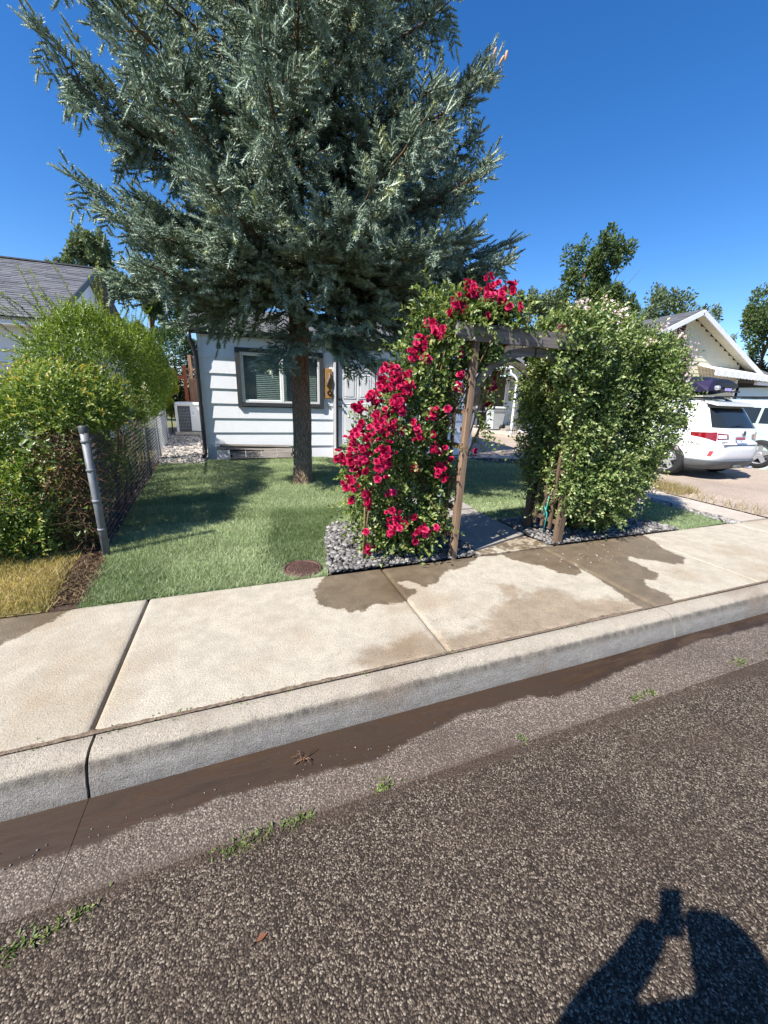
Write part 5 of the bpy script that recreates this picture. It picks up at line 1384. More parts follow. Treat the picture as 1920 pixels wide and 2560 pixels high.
def bloom_mesh(name, seed, mat, rad=.034, rings=((5, .95, .25, .95), (5, .75, .6, .8), (4, .5, .95, .6), (3, .25, 1.15, .4))):
    rg = np.random.default_rng(seed); V = []; F = []; vals = []
    for ri, (cnt, r_, tilt, sz) in enumerate(rings):
        for k in range(cnt):
            a = 2 * math.pi * (k + rg.uniform(-.18, .18)) / cnt + ri * .7
            d = np.array([math.cos(a), math.sin(a), 0]); s_ = np.array([-math.sin(a), math.cos(a), 0]); u = np.array([0, 0, 1])
            tl = tilt + rg.uniform(-.15, .15)
            w_ = rad * sz * .75
            p0 = d * rad * .10 * r_; p1 = d * rad * r_ * .75 * math.cos(tl * .6) + u * rad * (.25 + .55 * math.sin(tl)); p2 = d * rad * r_ * (1.05 + .25 * (1 - tl)) * 1.0 + u * rad * (.30 + .75 * math.sin(tl)) - u * rad * .12 * (ri == 0)
            b = len(V)
            V += [tuple(p0), tuple(p1 - s_ * w_ * .95 + u * rad * .10), tuple(p1 + s_ * w_ * .95 + u * rad * .10), tuple(p1 - u * rad * .08), tuple(p2 - s_ * w_ * .55), tuple(p2 + s_ * w_ * .55), tuple(p2 + d * rad * .06 + u * rad * rg.uniform(-.05, .12))]
            F += [(b, b + 3, b + 1), (b, b + 2, b + 3), (b + 1, b + 3, b + 4), (b + 3, b + 2, b + 5), (b + 3, b + 6, b + 4), (b + 3, b + 5, b + 6)]
            q = np.clip(.25 + .15 * (3 - ri) + rg.normal(0, .15), 0, 1); vals += [q * .7, q * .7, q, q, q + .12, q + .12]
    me = np_mesh(name, V, F, attrs={'v': vals}); me.materials.append(mat); return me
BM = [bloom_mesh('rose_bloom', s_, MAT['redpetal'], r_) for s_, r_ in ((1, .024), (2, .027), (3, .021), (4, .030), (5, .018))]
CL = [(1.17, 3.11, 1.8, 0.081, 12), (1.24, 3.03, 1.73, 0.081, 12), (1.25, 2.99, 1.65, 0.058, 7), (1.1, 3.07, 1.66, 0.058, 8), (1.05, 3.13, 1.56, 0.07, 9), (0.92, 3.17, 1.51, 0.058, 8), (1.19, 2.99, 1.54, 0.058, 8), (1.22, 2.98, 1.51, 0.035, 3), (1.1, 2.99, 1.45, 0.029, 3), (1.02, 3.0, 1.46, 0.035, 4), (0.9, 2.98, 1.36, 0.058, 6), (1.1, 2.94, 1.38, 0.093, 14), (0.99, 2.92, 1.32, 0.047, 4), (0.82, 2.98, 1.28, 0.047, 4), (0.87, 2.93, 1.2, 0.105, 12), (1.06, 2.88, 1.22, 0.081, 8), (0.73, 3.05, 1.13, 0.047, 6), (1.03, 2.87, 1.11, 0.07, 12), (0.86, 2.93, 1.06, 0.07, 9), (0.8, 3.04, 0.92, 0.047, 5), (0.84, 3.04, 0.86, 0.023, 2), (0.94, 3.0, 0.81, 0.052, 6), (0.96, 2.99, 0.73, 0.035, 4), (0.83, 3.09, 0.74, 0.023, 3), (1.02, 2.9, 0.96, 0.023, 2), (1.14, 2.94, 0.83, 0.023, 2), (1.23, 2.94, 0.66, 0.017, 1), (1.17, 2.95, 0.58, 0.07, 8), (1.25, 2.95, 0.55, 0.058, 6), (1.42, 2.88, 0.5, 0.058, 7), (1.47, 2.87, 0.47, 0.023, 2), (1.56, 2.89, 0.49, 0.023, 2), (1.01, 3.12, 0.27, 0.029, 4), (0.96, 3.05, 0.48, 0.023, 2), (1.17, 2.97, 0.46, 0.023, 2), (1.36, 2.94, 0.6, 0.017, 1), (1.63, 2.98, 1.03, 0.041, 4), (1.59, 2.97, 0.99, 0.023, 2), (1.65, 2.98, 0.93, 0.029, 3), (1.54, 2.96, 1.2, 0.041, 5), (1.63, 2.98, 1.19, 0.017, 1), (1.38, 2.97, 1.32, 0.052, 5), (1.5, 2.95, 1.32, 0.017, 1), (1.34, 2.99, 1.39, 0.047, 4), (1.48, 2.97, 1.49, 0.052, 5), (1.4, 3.18, 1.97, 0.07, 8), (1.46, 3.08, 1.92, 0.041, 4), (1.44, 3.15, 2.03, 0.047, 5), (1.53, 3.11, 2.11, 0.035, 4), (1.59, 3.09, 2.11, 0.058, 8), (1.54, 3.27, 2.21, 0.047, 5), (1.56, 3.16, 2.18, 0.029, 2), (1.63, 3.05, 2.25, 0.023, 2), (1.68, 3.0, 2.3, 0.052, 7), (1.79, 3.07, 2.47, 0.029, 3), (1.85, 3.12, 2.51, 0.023, 2), (1.79, 2.99, 2.41, 0.047, 5), (1.96, 3.04, 2.48, 0.07, 8), (1.92, 2.94, 2.38, 0.035, 4), (2.06, 3.0, 2.44, 0.058, 6), (2.24, 3.12, 2.52, 0.047, 5), (2.03, 2.96, 2.39, 0.035, 4), (2.09, 2.93, 2.32, 0.017, 1), (2.2, 2.92, 2.33, 0.023, 2), (1.9, 2.93, 2.25, 0.017, 1), (1.76, 3.06, 2.05, 0.023, 2), (1.75, 3.03, 1.97, 0.017, 1), (1.75, 3.0, 1.79, 0.023, 2), (1.75, 3.01, 1.7, 0.041, 3), (1.65, 3.01, 1.52, 0.023, 1), (1.37, 2.98, 1.01, 0.023, 2), (2.06, 3.12, 1.92, 0.035, 3), (2.17, 3.12, 2.09, 0.023, 2), (2.22, 3.12, 2.07, 0.023, 1), (2.18, 3.12, 1.82, 0.029, 2), (2.09, 3.12, 1.7, 0.023, 2), (2.18, 3.12, 1.71, 0.029, 3), (2.14, 3.12, 1.56, 0.023, 2), (1.93, 3.12, 1.33, 0.023, 2), (1.92, 3.12, 1.24, 0.017, 1), (2.04, 3.12, 1.13, 0.017, 1), (1.74, 3.03, 1.08, 0.023, 1)]
viewd = np.array([-.25, -.85, .35])
for (x, y, z, s_, n) in CL:
    n2 = max(1, round(n * .82))
    for i in range(n2):
        o3 = RNG.normal(0, s_ * .50, 3); o3[1] = o3[1] * .5 - .03
        dv = unit(viewd + RNG.normal(0, .45, 3))
        q = Vector(dv).to_track_quat('Z', 'Y').to_euler()
        piece('rose_bloom', BM[RNG.integers(5)], (x + o3[0], y + o3[1], z + o3[2]), rose, (q.x, q.y, q.z), (1, 1, 1))

# the smaller blooms and buds between them, too many to pick apart
def joined_blooms():
    V = []; F = []; vals = []; nv = 0
    base = [np.array([v.co[:] for v in m_.vertices]) for m_ in BM]; fcs = [np.array([p.vertices[:] for p in m_.polygons]) for m_ in BM]
    bv = [np.array([d.value for d in m_.attributes['v'].data]) for m_ in BM]
    for (x, y, z, s_, n) in CL:
        for i in range(max(1, round(n * 1.5))):
            o3 = RNG.normal(0, s_ * .62, 3); o3[1] = o3[1] * .5 - .005; k = RNG.integers(5)
            Mq = np.array(Vector(unit(viewd + RNG.normal(0, .7, 3))).to_track_quat('Z', 'Y').to_matrix())
            V.append(base[k] @ Mq.T * RNG.uniform(.45, .95) + np.array([x, y, z]) + o3); F.append(fcs[k] + nv); nv += len(base[k]); vals.append(np.clip(bv[k] + RNG.normal(-.1, .2), 0, 1))
    return np_mesh('small_blooms', np.concatenate(V), np.concatenate(F), attrs={'v': np.concatenate(vals)})
sb = link('small_blooms', joined_blooms(), rose, MAT['redpetal']); sb['kind'] = 'stuff'

# ------------------------------------------------------------------ pale climbing rose on the right
pale = empty('pale_rose_bush', (3.8, 3.45, .15), 'big leafy climbing rose with pale pink blooms covering the arbor right side', 'rose bush')
PB = [(3.75, 3.5, 1.90, .85, .48, .62), (3.40, 3.42, 1.45, .42, .40, .80), (4.30, 3.55, 1.50, .68, .52, .95), (3.65, 3.36, .80, .48, .40, .62), (4.12, 3.48, .78, .55, .45, .60), (3.22, 3.34, 2.10, .46, .34, .32), (3.95, 3.38, .44, .55, .36, .30), (4.45, 3.6, 1.95, .52, .45, .52), (3.28, 3.42, .95, .20, .26, .50), (3.14, 3.10, 2.12, .44, .28, .28), (3.38, 3.08, 1.55, .36, .26, .62), (3.62, 3.06, .85, .42, .24, .52), (3.30, 3.10, .92, .16, .18, .30), (2.86, 3.25, 2.26, .24, .28, .14), (3.12, 2.97, 1.80, .28, .13, .42), (3.26, 2.96, 1.12, .20, .11, .42), (3.20, 2.97, 1.25, .24, .13, .62), (3.12, 2.95, 1.0, .12, .10, .42), (3.3, 2.98, .9, .2, .14, .36)]
leafy('leaf_mass', PB, 68000, .042, .025, MAT['paleleaf'], pale, depth=.13, rough=.13, freq=5.5, seed=41, vm=.48, vs=.22, zmin=.2)
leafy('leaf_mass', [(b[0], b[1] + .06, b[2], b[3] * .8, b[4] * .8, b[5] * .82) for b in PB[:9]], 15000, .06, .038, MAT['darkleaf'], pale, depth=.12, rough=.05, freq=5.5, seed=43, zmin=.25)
P_, N_ = blob_shell(PB, 1500, .03, .13, 5.5, 41); k_ = P_[:, 2] > .3; P_, N_ = P_[k_], N_[k_]
sprays('leafy_shoots', P_ - N_ * .06, unit(N_ + np.array([0, -.1, .35]) + RNG.normal(0, .4, N_.shape)), .17, 6, .038, .022, MAT['paleleaf'], pale, vm=.62, gravity=.2)
cn = MB()
for i in range(26):
    b = np.array([3.4 + abs(RNG.normal(0, .3)), 3.4 + RNG.normal(0, .08), .13]); t_ = np.array(PB[i % len(PB)][:3]) + RNG.normal(0, .2, 3); md = (b + t_) / 2 + RNG.normal(0, .12, 3)
    cn.tube([b, md * .6 + b * .4, md, t_ * .6 + md * .4, t_], [.013, .011, .009, .006, .003], 5)
cn.build('canes', MAT['stem'], pale)
def cluster_mesh(seed):
    rg = np.random.default_rng(seed); V = []; F = []; vals = []
    for k in range(7):
        c = rg.normal(0, .030, 3); n = unit(np.array([0, 0, 1.]) + rg.normal(0, .5, 3)); a = unit(np.cross(n, [1, .2, 0])); b_ = np.cross(n, a); r_ = rg.uniform(.012, .018)
        b0 = len(V); V += [tuple(c)] if k else [(0, 0, -.02), (.002, 0, -.02), tuple(c)]; ci = len(V) - 1; F += [(0, 1, ci)]; vals += [0]
        for j in range(5):
            t0, t1 = 2 * math.pi * j / 5, 2 * math.pi * (j + .85) / 5; tm_ = (t0 + t1) / 2; b0 = len(V)
            V += [tuple(c + (a * math.cos(t0) + b_ * math.sin(t0)) * r_ * .8 + n * r_ * .3), tuple(c + (a * math.cos(tm_) + b_ * math.sin(tm_)) * r_ * 1.15 + n * r_ * .35), tuple(c + (a * math.cos(t1) + b_ * math.sin(t1)) * r_ * .8 + n * r_ * .3)]
            F += [(ci, b0, b0 + 1), (ci, b0 + 1, b0 + 2)]; q = rg.uniform(0, 1); vals += [q, q]
    me = np_mesh('bloom_cluster', V, F, attrs={'v': vals}); me.materials.append(MAT['pinkpetal']); return me
CMs = [cluster_mesh(s_) for s_ in range(4)]
P_, N_ = blob_shell(PB, 900, .01, .13, 5.5, 41)
wgt = np.clip((P_[:, 2] - 2.05) * 1.6, 0, 1) + .8 * (P_[:, 0] > 4.55) * (P_[:, 2] > .5) + .10 * (P_[:, 2] < .6) * (P_[:, 0] > 4.2)
wgt *= (P_[:, 1] < 3.75)
for p, n, w_ in zip(P_, N_, wgt):
    if RNG.random() < w_ * .62:
        q = Vector(unit(n + np.array([0, -.3, .3]))).to_track_quat('Z', 'Y').to_euler()
        piece('bloom_cluster', CMs[RNG.integers(4)], tuple(p + n * .03), pale, (q.x, q.y, q.z), (1, 1, 1))
for p in ((2.72, 2.97, 2.24), (2.76, 2.95, 2.20), (2.80, 2.98, 2.27)):
    piece('rose_bloom', bloom_mesh('rose_bloom', 9, bpy.data.materials['pink bloom'] if 'pink bloom' in bpy.data.materials else petal('pink bloom', (.6, .05, .2), (.75, .15, .35), (.8, .35, .5)), .03), p, pale, (1.0, .2, .1 + p[0]))
# ------------------------------------------------------------------ cars
class CarBody:
    """horizontal slices: half width w(z), rear y0(z), front y1(z); superellipse outline"""
    def __init__(s, zs, w_, y0, y1, n=5.5): s.zs, s.w, s.y0, s.y1, s.n = zs, w_, y0, y1, n
    def at(s, z): return np.interp(z, s.zs, s.w), np.interp(z, s.zs, s.y0), np.interp(z, s.zs, s.y1)
    def outline(s, z, m=72):
        w_, a, b = s.at(z); c, l = (a + b) / 2, (b - a) / 2; t = np.linspace(0, 2 * np.pi, m, endpoint=False)
        ct, st_ = np.cos(t), np.sin(t)
        return np.stack([w_ * np.sign(ct) * np.abs(ct) ** (2 / s.n), c + l * np.sign(st_) * np.abs(st_) ** (2 / s.n), np.full(m, z)], 1)
    def rear(s, x, z):
        w_, a, b = s.at(z); l = (b - a) / 2; return (a + b) / 2 - l * (1 - min(.999, abs(x / w_)) ** s.n) ** (1 / s.n)
    def side(s, y, z):
        w_, a, b = s.at(z); l = (b - a) / 2; return -w_ * (1 - min(.999, abs((y - (a + b) / 2) / l)) ** s.n) ** (1 / s.n)
    def mesh(s, levels, M):
        mb = MB(); m_ = 72; vs = np.concatenate([s.outline(z, m_) for z in levels]); fs = []
        for i in range(len(levels) - 1):
            for k in range(m_): fs.append((i * m_ + k, i * m_ + (k + 1) % m_, (i + 1) * m_ + (k + 1) % m_, (i + 1) * m_ + k))
        mb.add([tuple(M @ Vector(v)) for v in vs], fs, True)
        mb.f.append(tuple((len(levels) - 1) * m_ + k for k in range(m_))); mb.sm.append(True)
        mb.f.append(tuple(range(m_))[::-1]); mb.sm.append(False)
        return mb
    def patch(s, kind, left, right, M, off=.006, nu=10, nv=8):
        """left/right: polylines [(u,z)] bounding a patch; kind rear (u = x) or side (u = y)"""
        L = np.array(left, float); Rr = np.array(right, float); vs = []; fs = []
        for j in range(nv + 1):
            t = j / nv
            zl = L[0, 1] + (L[-1, 1] - L[0, 1]) * t; zr = Rr[0, 1] + (Rr[-1, 1] - Rr[0, 1]) * t
            ul = np.interp(zl, *(L[np.argsort(L[:, 1])].T[::-1])); ur = np.interp(zr, *(Rr[np.argsort(Rr[:, 1])].T[::-1]))
            for i in range(nu + 1):
                q = i / nu; u = ul + (ur - ul) * q; z = zl + (zr - zl) * q
                p = Vector((u, s.rear(u, z) - off, z)) if kind == 'rear' else Vector((s.side(u, z) - off, u, z))
                vs.append(tuple(M @ p))
        for j in range(nv):
            for i in range(nu): a = j * (nu + 1) + i; fs.append((a, a + 1, a + nu + 2, a + nu + 1))
        return MB().add(vs, fs, True)

def wheel(parent, M, x, y, r_=.34, wd=.22, side=-1, spokes=5):
    c = M @ Vector((x, y, r_))
    ty = MB().lathe(c, [(r_ * .66, -wd / 2), (r_ * .9, -wd / 2), (r_ * .985, -wd * .36), (r_, 0), (r_ * .985, wd * .36), (r_ * .9, wd / 2), (r_ * .66, wd / 2)], 32, axis='x').build('tyre', MAT['rubber'], parent)
    rm = MB().lathe(c, [(r_ * .66, side * wd * .46), (r_ * .62, side * wd * .40), (r_ * .60, side * wd * .1), (r_ * .60, -side * wd * .4)], 32, axis='x')
    rm.lathe(c, [(.0, side * wd * .44), (.05, side * wd * .43), (.07, side * wd * .36), (.07, side * wd * .2)], 16, axis='x')
    for i in range(spokes):
        a = 2 * math.pi * i / spokes + .3
        d = Vector((0, math.cos(a), math.sin(a))); t_ = Vector((0, -math.sin(a), math.cos(a)))
        p0 = c + Vector((side * wd * .38, 0, 0)) + d * .05; p1 = c + Vector((side * wd * .42, 0, 0)) + d * r_ * .63
        vs = [p0 - t_ * .055, p0 + t_ * .055, p1 + t_ * .042, p1 - t_ * .042]; vs += [v - Vector((side * .03, 0, 0)) for v in vs]
        rm.add([tuple(v) for v in vs], [(0, 1, 2, 3), (7, 6, 5, 4), (0, 4, 5, 1), (1, 5, 6, 2), (2, 6, 7, 3), (3, 7, 4, 0)])
    rm.build('rim', MAT['alloy'], ty)
    bd = MB().lathe(c, [(0, side * wd * .05), (r_ * .6, side * wd * .05)], 24, axis='x'); bd.build('brake_shadow', MAT['black'], ty)



wc = empty('white_car', (9.7, 7.4, .15), 'white station wagon with roof carrier parked in the neighbour driveway', 'car')
M = Matrix.Translation((9.70, 5.0, .15))
B1 = CarBody([.28, .36, .50, .70, .76, .80, .98, 1.03, 1.10, 1.30, 1.50, 1.56, 1.60, 1.63],
             [.84, .885, .905, .915, .915, .912, .90, .885, .855, .775, .70, .67, .63, .50],
             [.16, .05, .0, .005, .02, .075, .10, .105, .16, .30, .44, .42, .55, .9],
             [4.62, 4.72, 4.78, 4.78, 4.72, 4.66, 4.3, 3.75, 3.6, 3.15, 2.65, 2.5, 2.3, 2.0])
B1.mesh([.34, .40, .46, .52, .60, .70, .735, .76, .78, .80, .86, .92, .98, 1.03, 1.08, 1.18, 1.3, 1.4, 1.5, 1.55, 1.58, 1.61, 1.63], M).build('body', MAT['carwhite'], wc)
low = CarBody([.2, .3, .42], [.82, .895, .915], [.18, .03, -.008], [4.6, 4.75, 4.79]); low.mesh([.22, .28, .34, .40, .425], M).build('lower_cladding', MAT['cladding'], wc)
B1.patch('rear', [(-.70, 1.07), (-.56, 1.46)], [(.70, 1.07), (.56, 1.46)], M, .008, 18, 8).build('rear_window', MAT['carglass'], wc)
MB().tube([M @ Vector((-.30 + .1 * i, B1.rear(-.3 + .1 * i, 1.10 + .015 * math.sin(i)) - .02, 1.10 + .008 * i)) for i in range(5)], .009, 6).build('wiper', MAT['black'], wc)
sp = MB(); sp.prism([(.30, 1.50), (.56, 1.56), (.56, 1.60), (.30, 1.545)], -.60, .60, 'x'); sp.v = [tuple(M @ Vector(v)) for v in sp.v]; sp.build('spoiler', MAT['carwhite'], wc)
sp2 = MB(); sp2.prism([(.33, 1.475), (.5, 1.50), (.5, 1.515), (.31, 1.497)], -.60, .60, 'x'); sp2.v = [tuple(M @ Vector(v)) for v in sp2.v]; sp2.build('spoiler_underside', MAT['black'], wc)
for s_ in (-1, 1):
    if s_ < 0:
        tl = B1.patch('rear', [(-.85, .89), (-.85, .965)], [(-.64, .80), (-.64, .985)], M, .010, 16, 6); tl.build('tail_light', MAT['redlens'], wc)
        B1.patch('rear', [(-.62, .86), (-.62, .93)], [(-.42, .86), (-.43, .93)], M, .012, 6, 3).build('reversing_light', MAT['clearlens'], wc)
        B1.patch('rear', [(-.63, .835), (-.63, .965)], [(-.36, .855), (-.39, .945)], M, .009, 6, 3).build('tail_light', MAT['redlens'], wc)
    else:
        B1.patch('rear', [(.64, .80), (.64, .985)], [(.905, .88), (.905, .985)], M, .010, 16, 6).build('tail_light', MAT['redlens'], wc)
        B1.patch('rear', [(.39, .855), (.39, .945)], [(.63, .835), (.63, .965)], M, .009, 6, 3).build('tail_light', MAT['redlens'], wc)
B1.patch('rear', [(-.75, .51), (-.735, .61)], [(-.71, .51), (-.69, .61)], M, .008, 3, 3).build('reflector', MAT['platered'], wc)
B1.patch('rear', [(.68, .50), (.66, .62)], [(.76, .50), (.72, .62)], M, .008, 3, 3).build('reflector', MAT['platered'], wc)
B1.patch('rear', [(-.34, .735), (-.30, .915)], [(.34, .735), (.30, .915)], M, .004, 8, 3).build('plate_recess', plain('silver garnish', (.55, .56, .58), .3), wc)
pl = B1.patch('rear', [(-.155, .745), (-.155, .89)], [(.155, .745), (.155, .89)], M, .016, 2, 2).build('license_plate', MAT['plateblue'], wc)
B1.patch('rear', [(-.15, .845), (-.15, .885)], [(.15, .845), (.15, .885)], M, .019, 2, 1).build('plate_band', MAT['platered'], pl)
for i, xx in enumerate((-.12, -.075, -.03, .03, .075, .12)):
    B1.patch('rear', [(xx - .014, .775), (xx - .014, .83)], [(xx + .014, .775), (xx + .014, .83)], M, .020, 1, 1).build('plate_character', MAT['label'], pl)
bz = MB().lathe(M @ Vector((.10, B1.rear(.1, .955) - .012, .965)), [(0, -.008), (.045, -.006), (.055, 0)], 20, axis='y'); bz.v = [(v[0] * 1, v[1], v[2]) for v in bz.v]; em = bz.build('emblem', plain('dark emblem', (.03, .04, .08), .2), wc)
MB().lathe(M @ Vector((.10, B1.rear(.1, .955) - .014, .965)), [(.050, -.008), (.058, -.004), (.060, .004)], 20, axis='y').build('emblem_ring', MAT['alloy'], em)
# lettering on the tailgate: set in the built-in font, laid on the panel
def lettering(txt, p, size, mat, parent, name='lettering', rot=(math.pi / 2, 0, 0)):
    cu = bpy.data.curves.new(name, 'FONT'); cu.body = txt; cu.size = size; cu.align_x = 'CENTER'; cu.extrude = .002
    o = bpy.data.objects.new(name, cu); COL.objects.link(o)
    dg = bpy.context.evaluated_depsgraph_get(); me = bpy.data.meshes.new_from_object(o.evaluated_get(dg)); bpy.data.objects.remove(o)
    me.transform(Matrix.Translation(p) @ Matrix.Rotation(rot[2], 4, 'Z') @ Matrix.Rotation(rot[0], 4, 'X'))
    me.materials.clear(); me.materials.append(mat); me.name = name
    return link(name, me, parent)
lettering('SUBARU', M @ Vector((-.50, B1.rear(-.5, .78) - .012, .765)), .058, MAT['charcoal'], wc)
lettering('OUTBACK', M @ Vector((-.50, B1.rear(-.5, .78) - .012, .715)), .038, MAT['charcoal'], wc)
B1.patch('side', [(.62, 1.06), (.74, 1.30)], [(1.30, 1.06), (1.30, 1.34)], M, .010, 8, 5).build('quarter_window', MAT['carglass'], wc)
B1.patch('side', [(1.38, 1.05), (1.38, 1.36)], [(2.35, 1.05), (2.3, 1.38)], M, .010, 8, 5).build('side_window', MAT['carglass'], wc)
B1.patch('side', [(2.43, 1.05), (2.40, 1.38)], [(3.5, 1.05), (2.95, 1.36)], M, .010, 8, 5).build('side_window', MAT['carglass'], wc)
part_box('bumper_step', M @ Vector((0, .035, .735)), (1.1, .06, .02), MAT['cladding'], wc)
for s_ in (-1, 1): MB().tube([M @ Vector((s_ * .60, .75, 1.60)), M @ Vector((s_ * .60, .95, 1.67)), M @ Vector((s_ * .60, 2.2, 1.69)), M @ Vector((s_ * .60, 2.4, 1.62))], .022, 8).build('roof_rail', MAT['cladding'], wc)
for yy in (.86, 3.72):
    for s_ in (-1, 1): wheel(wc, M, s_ * .82, yy, .345, .22, s_)
MB().tube([M @ Vector((.55, .35, .26)), M @ Vector((.55, .02, .25))], .035, 10).build('exhaust', MAT['alloy'], wc)
part_box('tow_hitch', M @ Vector((.0, .03, .30)), (.14, .14, .05), MAT['cladding'], wc)

# roof carrier with purple cover strapped on top
rc = empty('roof_carrier', (9.4, 6.3, 1.85), 'black roof carrier with folded purple cover on the white wagon', 'carrier')
Mr = Matrix.Translation((9.60, 5.5, 1.84)) @ Matrix.Diagonal((1.15, 1, 1.35, 1))
sh = MB(); prof = []
for (yy, zl, zh, hw) in ((0.0, .13, .20, .30), (.10, .06, .26, .40), (.4, .02, .30, .46), (1.0, .0, .33, .48), (1.5, .02, .30, .44), (1.75, .08, .22, .34)):
    prof.append([Mr @ Vector((hw * math.cos(a), yy, (zl + zh) / 2 + (zh - zl) / 2 * math.sin(a))) for a in np.linspace(0, 2 * math.pi, 20, endpoint=False)])
for i in range(len(prof) - 1):
    b0 = len(sh.v); sh.add([tuple(v) for v in prof[i] + prof[i + 1]], [(k, (k + 1) % 20, 20 + (k + 1) % 20, 20 + k) for k in range(20)], True)
sh.f.append(tuple(range(20))[::-1]); sh.sm.append(False)
sh.build('hull', MAT['black'], rc)
pc = MB(); pc.add([tuple(Mr @ Vector(v)) for v in ((-.49, .02, .06), (-.20, -.03, .12), (-.16, .0, .17), (-.3, .1, .25), (-.5, .3, .20), (-.52, .5, .06), (-.47, .03, .12))], [(0, 1, 6), (6, 1, 2, 3), (6, 3, 4), (0, 6, 4, 5)]); pc.build('cover', MAT['purple'], rc)
MB().lathe(Mr @ Vector((-.33, -.05, .12)), [(0, -.03), (.035, -.025), (.045, 0), (.045, .05)], 14, axis='y').build('end_knob', MAT['alloy'], rc)
part_box('tag', Mr @ Vector((-.08, -.075, .10)), (.20, .008, .055), MAT['lavender'], rc)
part_box('crossbar', Mr @ Vector((0, .35, -.03)), (1.25, .06, .03), MAT['black'], rc); part_box('crossbar', Mr @ Vector((0, 1.2, -.03)), (1.25, .06, .03), MAT['black'], rc)
part_box('hatch_lip', Mr @ Vector((.02, -.03, .075)), (.62, .06, .03), MAT['black'], rc)

gc = empty('mint_car', (13.3, 7, .15), 'pale mint green sport utility car at the right edge of the driveway', 'car')
M2 = Matrix.Translation((13.28, 5.1, .15))
B2 = CarBody([.28, .36, .5, .8, 1.0, 1.06, 1.12, 1.5, 1.62, 1.68, 1.71], [.84, .89, .91, .92, .91, .895, .88, .80, .77, .72, .55], [.12, .03, 0, .01, .03, .04, .06, .14, .2, .32, .7], [4.3, 4.42, 4.48, 4.48, 4.3, 3.6, 3.45, 2.9, 2.7, 2.5, 2.1], 7)
B2.mesh([.34, .42, .5, .6, .7, .8, .9, 1.0, 1.06, 1.1, 1.2, 1.35, 1.5, 1.6, 1.65, 1.69, 1.71], M2).build('body', MAT['carmint'], gc)
lw2 = CarBody([.2, .3, .46], [.82, .90, .92], [.14, .03, -.006], [4.3, 4.42, 4.49], 7); lw2.mesh([.22, .3, .38, .46], M2).build('lower_cladding', MAT['cladding'], gc)
for (a, b, a2, b2) in ((.42, 1.10, .42, 1.10), (1.16, 2.05, 1.16, 2.02), (2.12, 3.2, 2.12, 2.8)):
    B2.patch('side', [(a, 1.12), (a2, 1.50)], [(b, 1.12), (b2, 1.50)], M2, .010, 6, 5).build('side_window', MAT['carglass'], gc)
B2.patch('rear', [(-.62, 1.10), (-.58, 1.52)], [(.62, 1.10), (.58, 1.52)], M2, .008, 8, 5).build('rear_window', MAT['carglass'], gc)
for s_ in (-1, 1):
    B2.patch('rear', [(s_ * .86 - .03, .8), (s_ * .86 - .03, 1.3)], [(s_ * .86 + .03, .8), (s_ * .86 + .03, 1.3)], M2, .01, 4, 4).build('tail_light', MAT['redlens'], gc)
    MB().tube([M2 @ Vector((s_ * .62, .5, 1.69)), M2 @ Vector((s_ * .62, .6, 1.76)), M2 @ Vector((s_ * .62, 2.4, 1.76)), M2 @ Vector((s_ * .62, 2.5, 1.68))], .02, 8).build('roof_rail', MAT['black'], gc)
    for yy in (.88, 3.5): wheel(gc, M2, s_ * .83, yy, .36, .22, s_)
for yy in (.9, 1.5, 2.1): part_box('crossbar', M2 @ Vector((0, yy, 1.765)), (1.3, .06, .025), MAT['black'], gc)
ar = MB(); c_ = M2 @ Vector((-.925, .88, .36))
ar.lathe(c_, [(.36, 0), (.44, -.008), (.455, .01)], 28, axis='x', start=0, arc=math.pi * 2); ar.build('arch_trim', MAT['carmint'], gc)

# ------------------------------------------------------------------ bin and grill on the porch
bn = empty('wheeled_bin', (11.15, 15.0, .31), 'grey wheeled rubbish bin standing on the side porch', 'bin')
def taper(c, b, t, h): 
    vs = [(c[0] + sx * b[0] / 2, c[1] + sy * b[1] / 2, c[2]) for sx, sy in ((-1, -1), (1, -1), (1, 1), (-1, 1))] + [(c[0] + sx * t[0] / 2, c[1] + sy * t[1] / 2, c[2] + h) for sx, sy in ((-1, -1), (1, -1), (1, 1), (-1, 1))]
    return vs, [(3, 2, 1, 0), (4, 5, 6, 7), (0, 1, 5, 4), (1, 2, 6, 5), (2, 3, 7, 6), (3, 0, 4, 7)]
BX, BY = 11.0, 15.35
MB().add(*taper((BX, BY, .36), (.48, .46), (.62, .58), .78)).build('body', MAT['binplastic'], bn)
MB().add(*taper((BX, BY, 1.14), (.64, .62), (.70, .68), .14)).build('rim', MAT['binplastic'], bn)
MB().add(*taper((BX, BY, 1.29), (.70, .70), (.60, .55), .07)).build('lid', MAT['binplastic'], bn)
MB().tube([(BX + .25, BY - .25, 1.22), (BX + .38, BY - .25, 1.24), (BX + .38, BY + .25, 1.24), (BX + .25, BY + .25, 1.22)], .016, 6).build('handle', MAT['binplastic'], bn)
for s_ in (-1, 1): MB().lathe((BX + .22, BY + s_ * .26, .44), [(0, -.03), (.12, -.03), (.12, .03), (0, .03)], 16, axis='y').build('wheel', MAT['rubber'], bn)
gr = empty('barbecue_grill', (10.95, 16.6, .31), 'covered dark barbecue grill on the porch left of the bin', 'grill')
GX, GYY = 10.95, 16.75
part_box('cabinet', (GX, GYY, .78), (.5, .6, .70), MAT['charcoal'], gr, bev=.02)
for sx in (-1, 1):
    for sy in (-1, 1): part_box('leg', (GX + sx * .24, GYY + sy * .34, .72), (.04, .04, .82), MAT['steel'], gr)
MB().lathe((GX, GYY, 1.15), [(.0, .28), (.15, .26), (.25, .18), (.29, .06), (.30, -.04)], 20).build('hood', MAT['black'], gr)
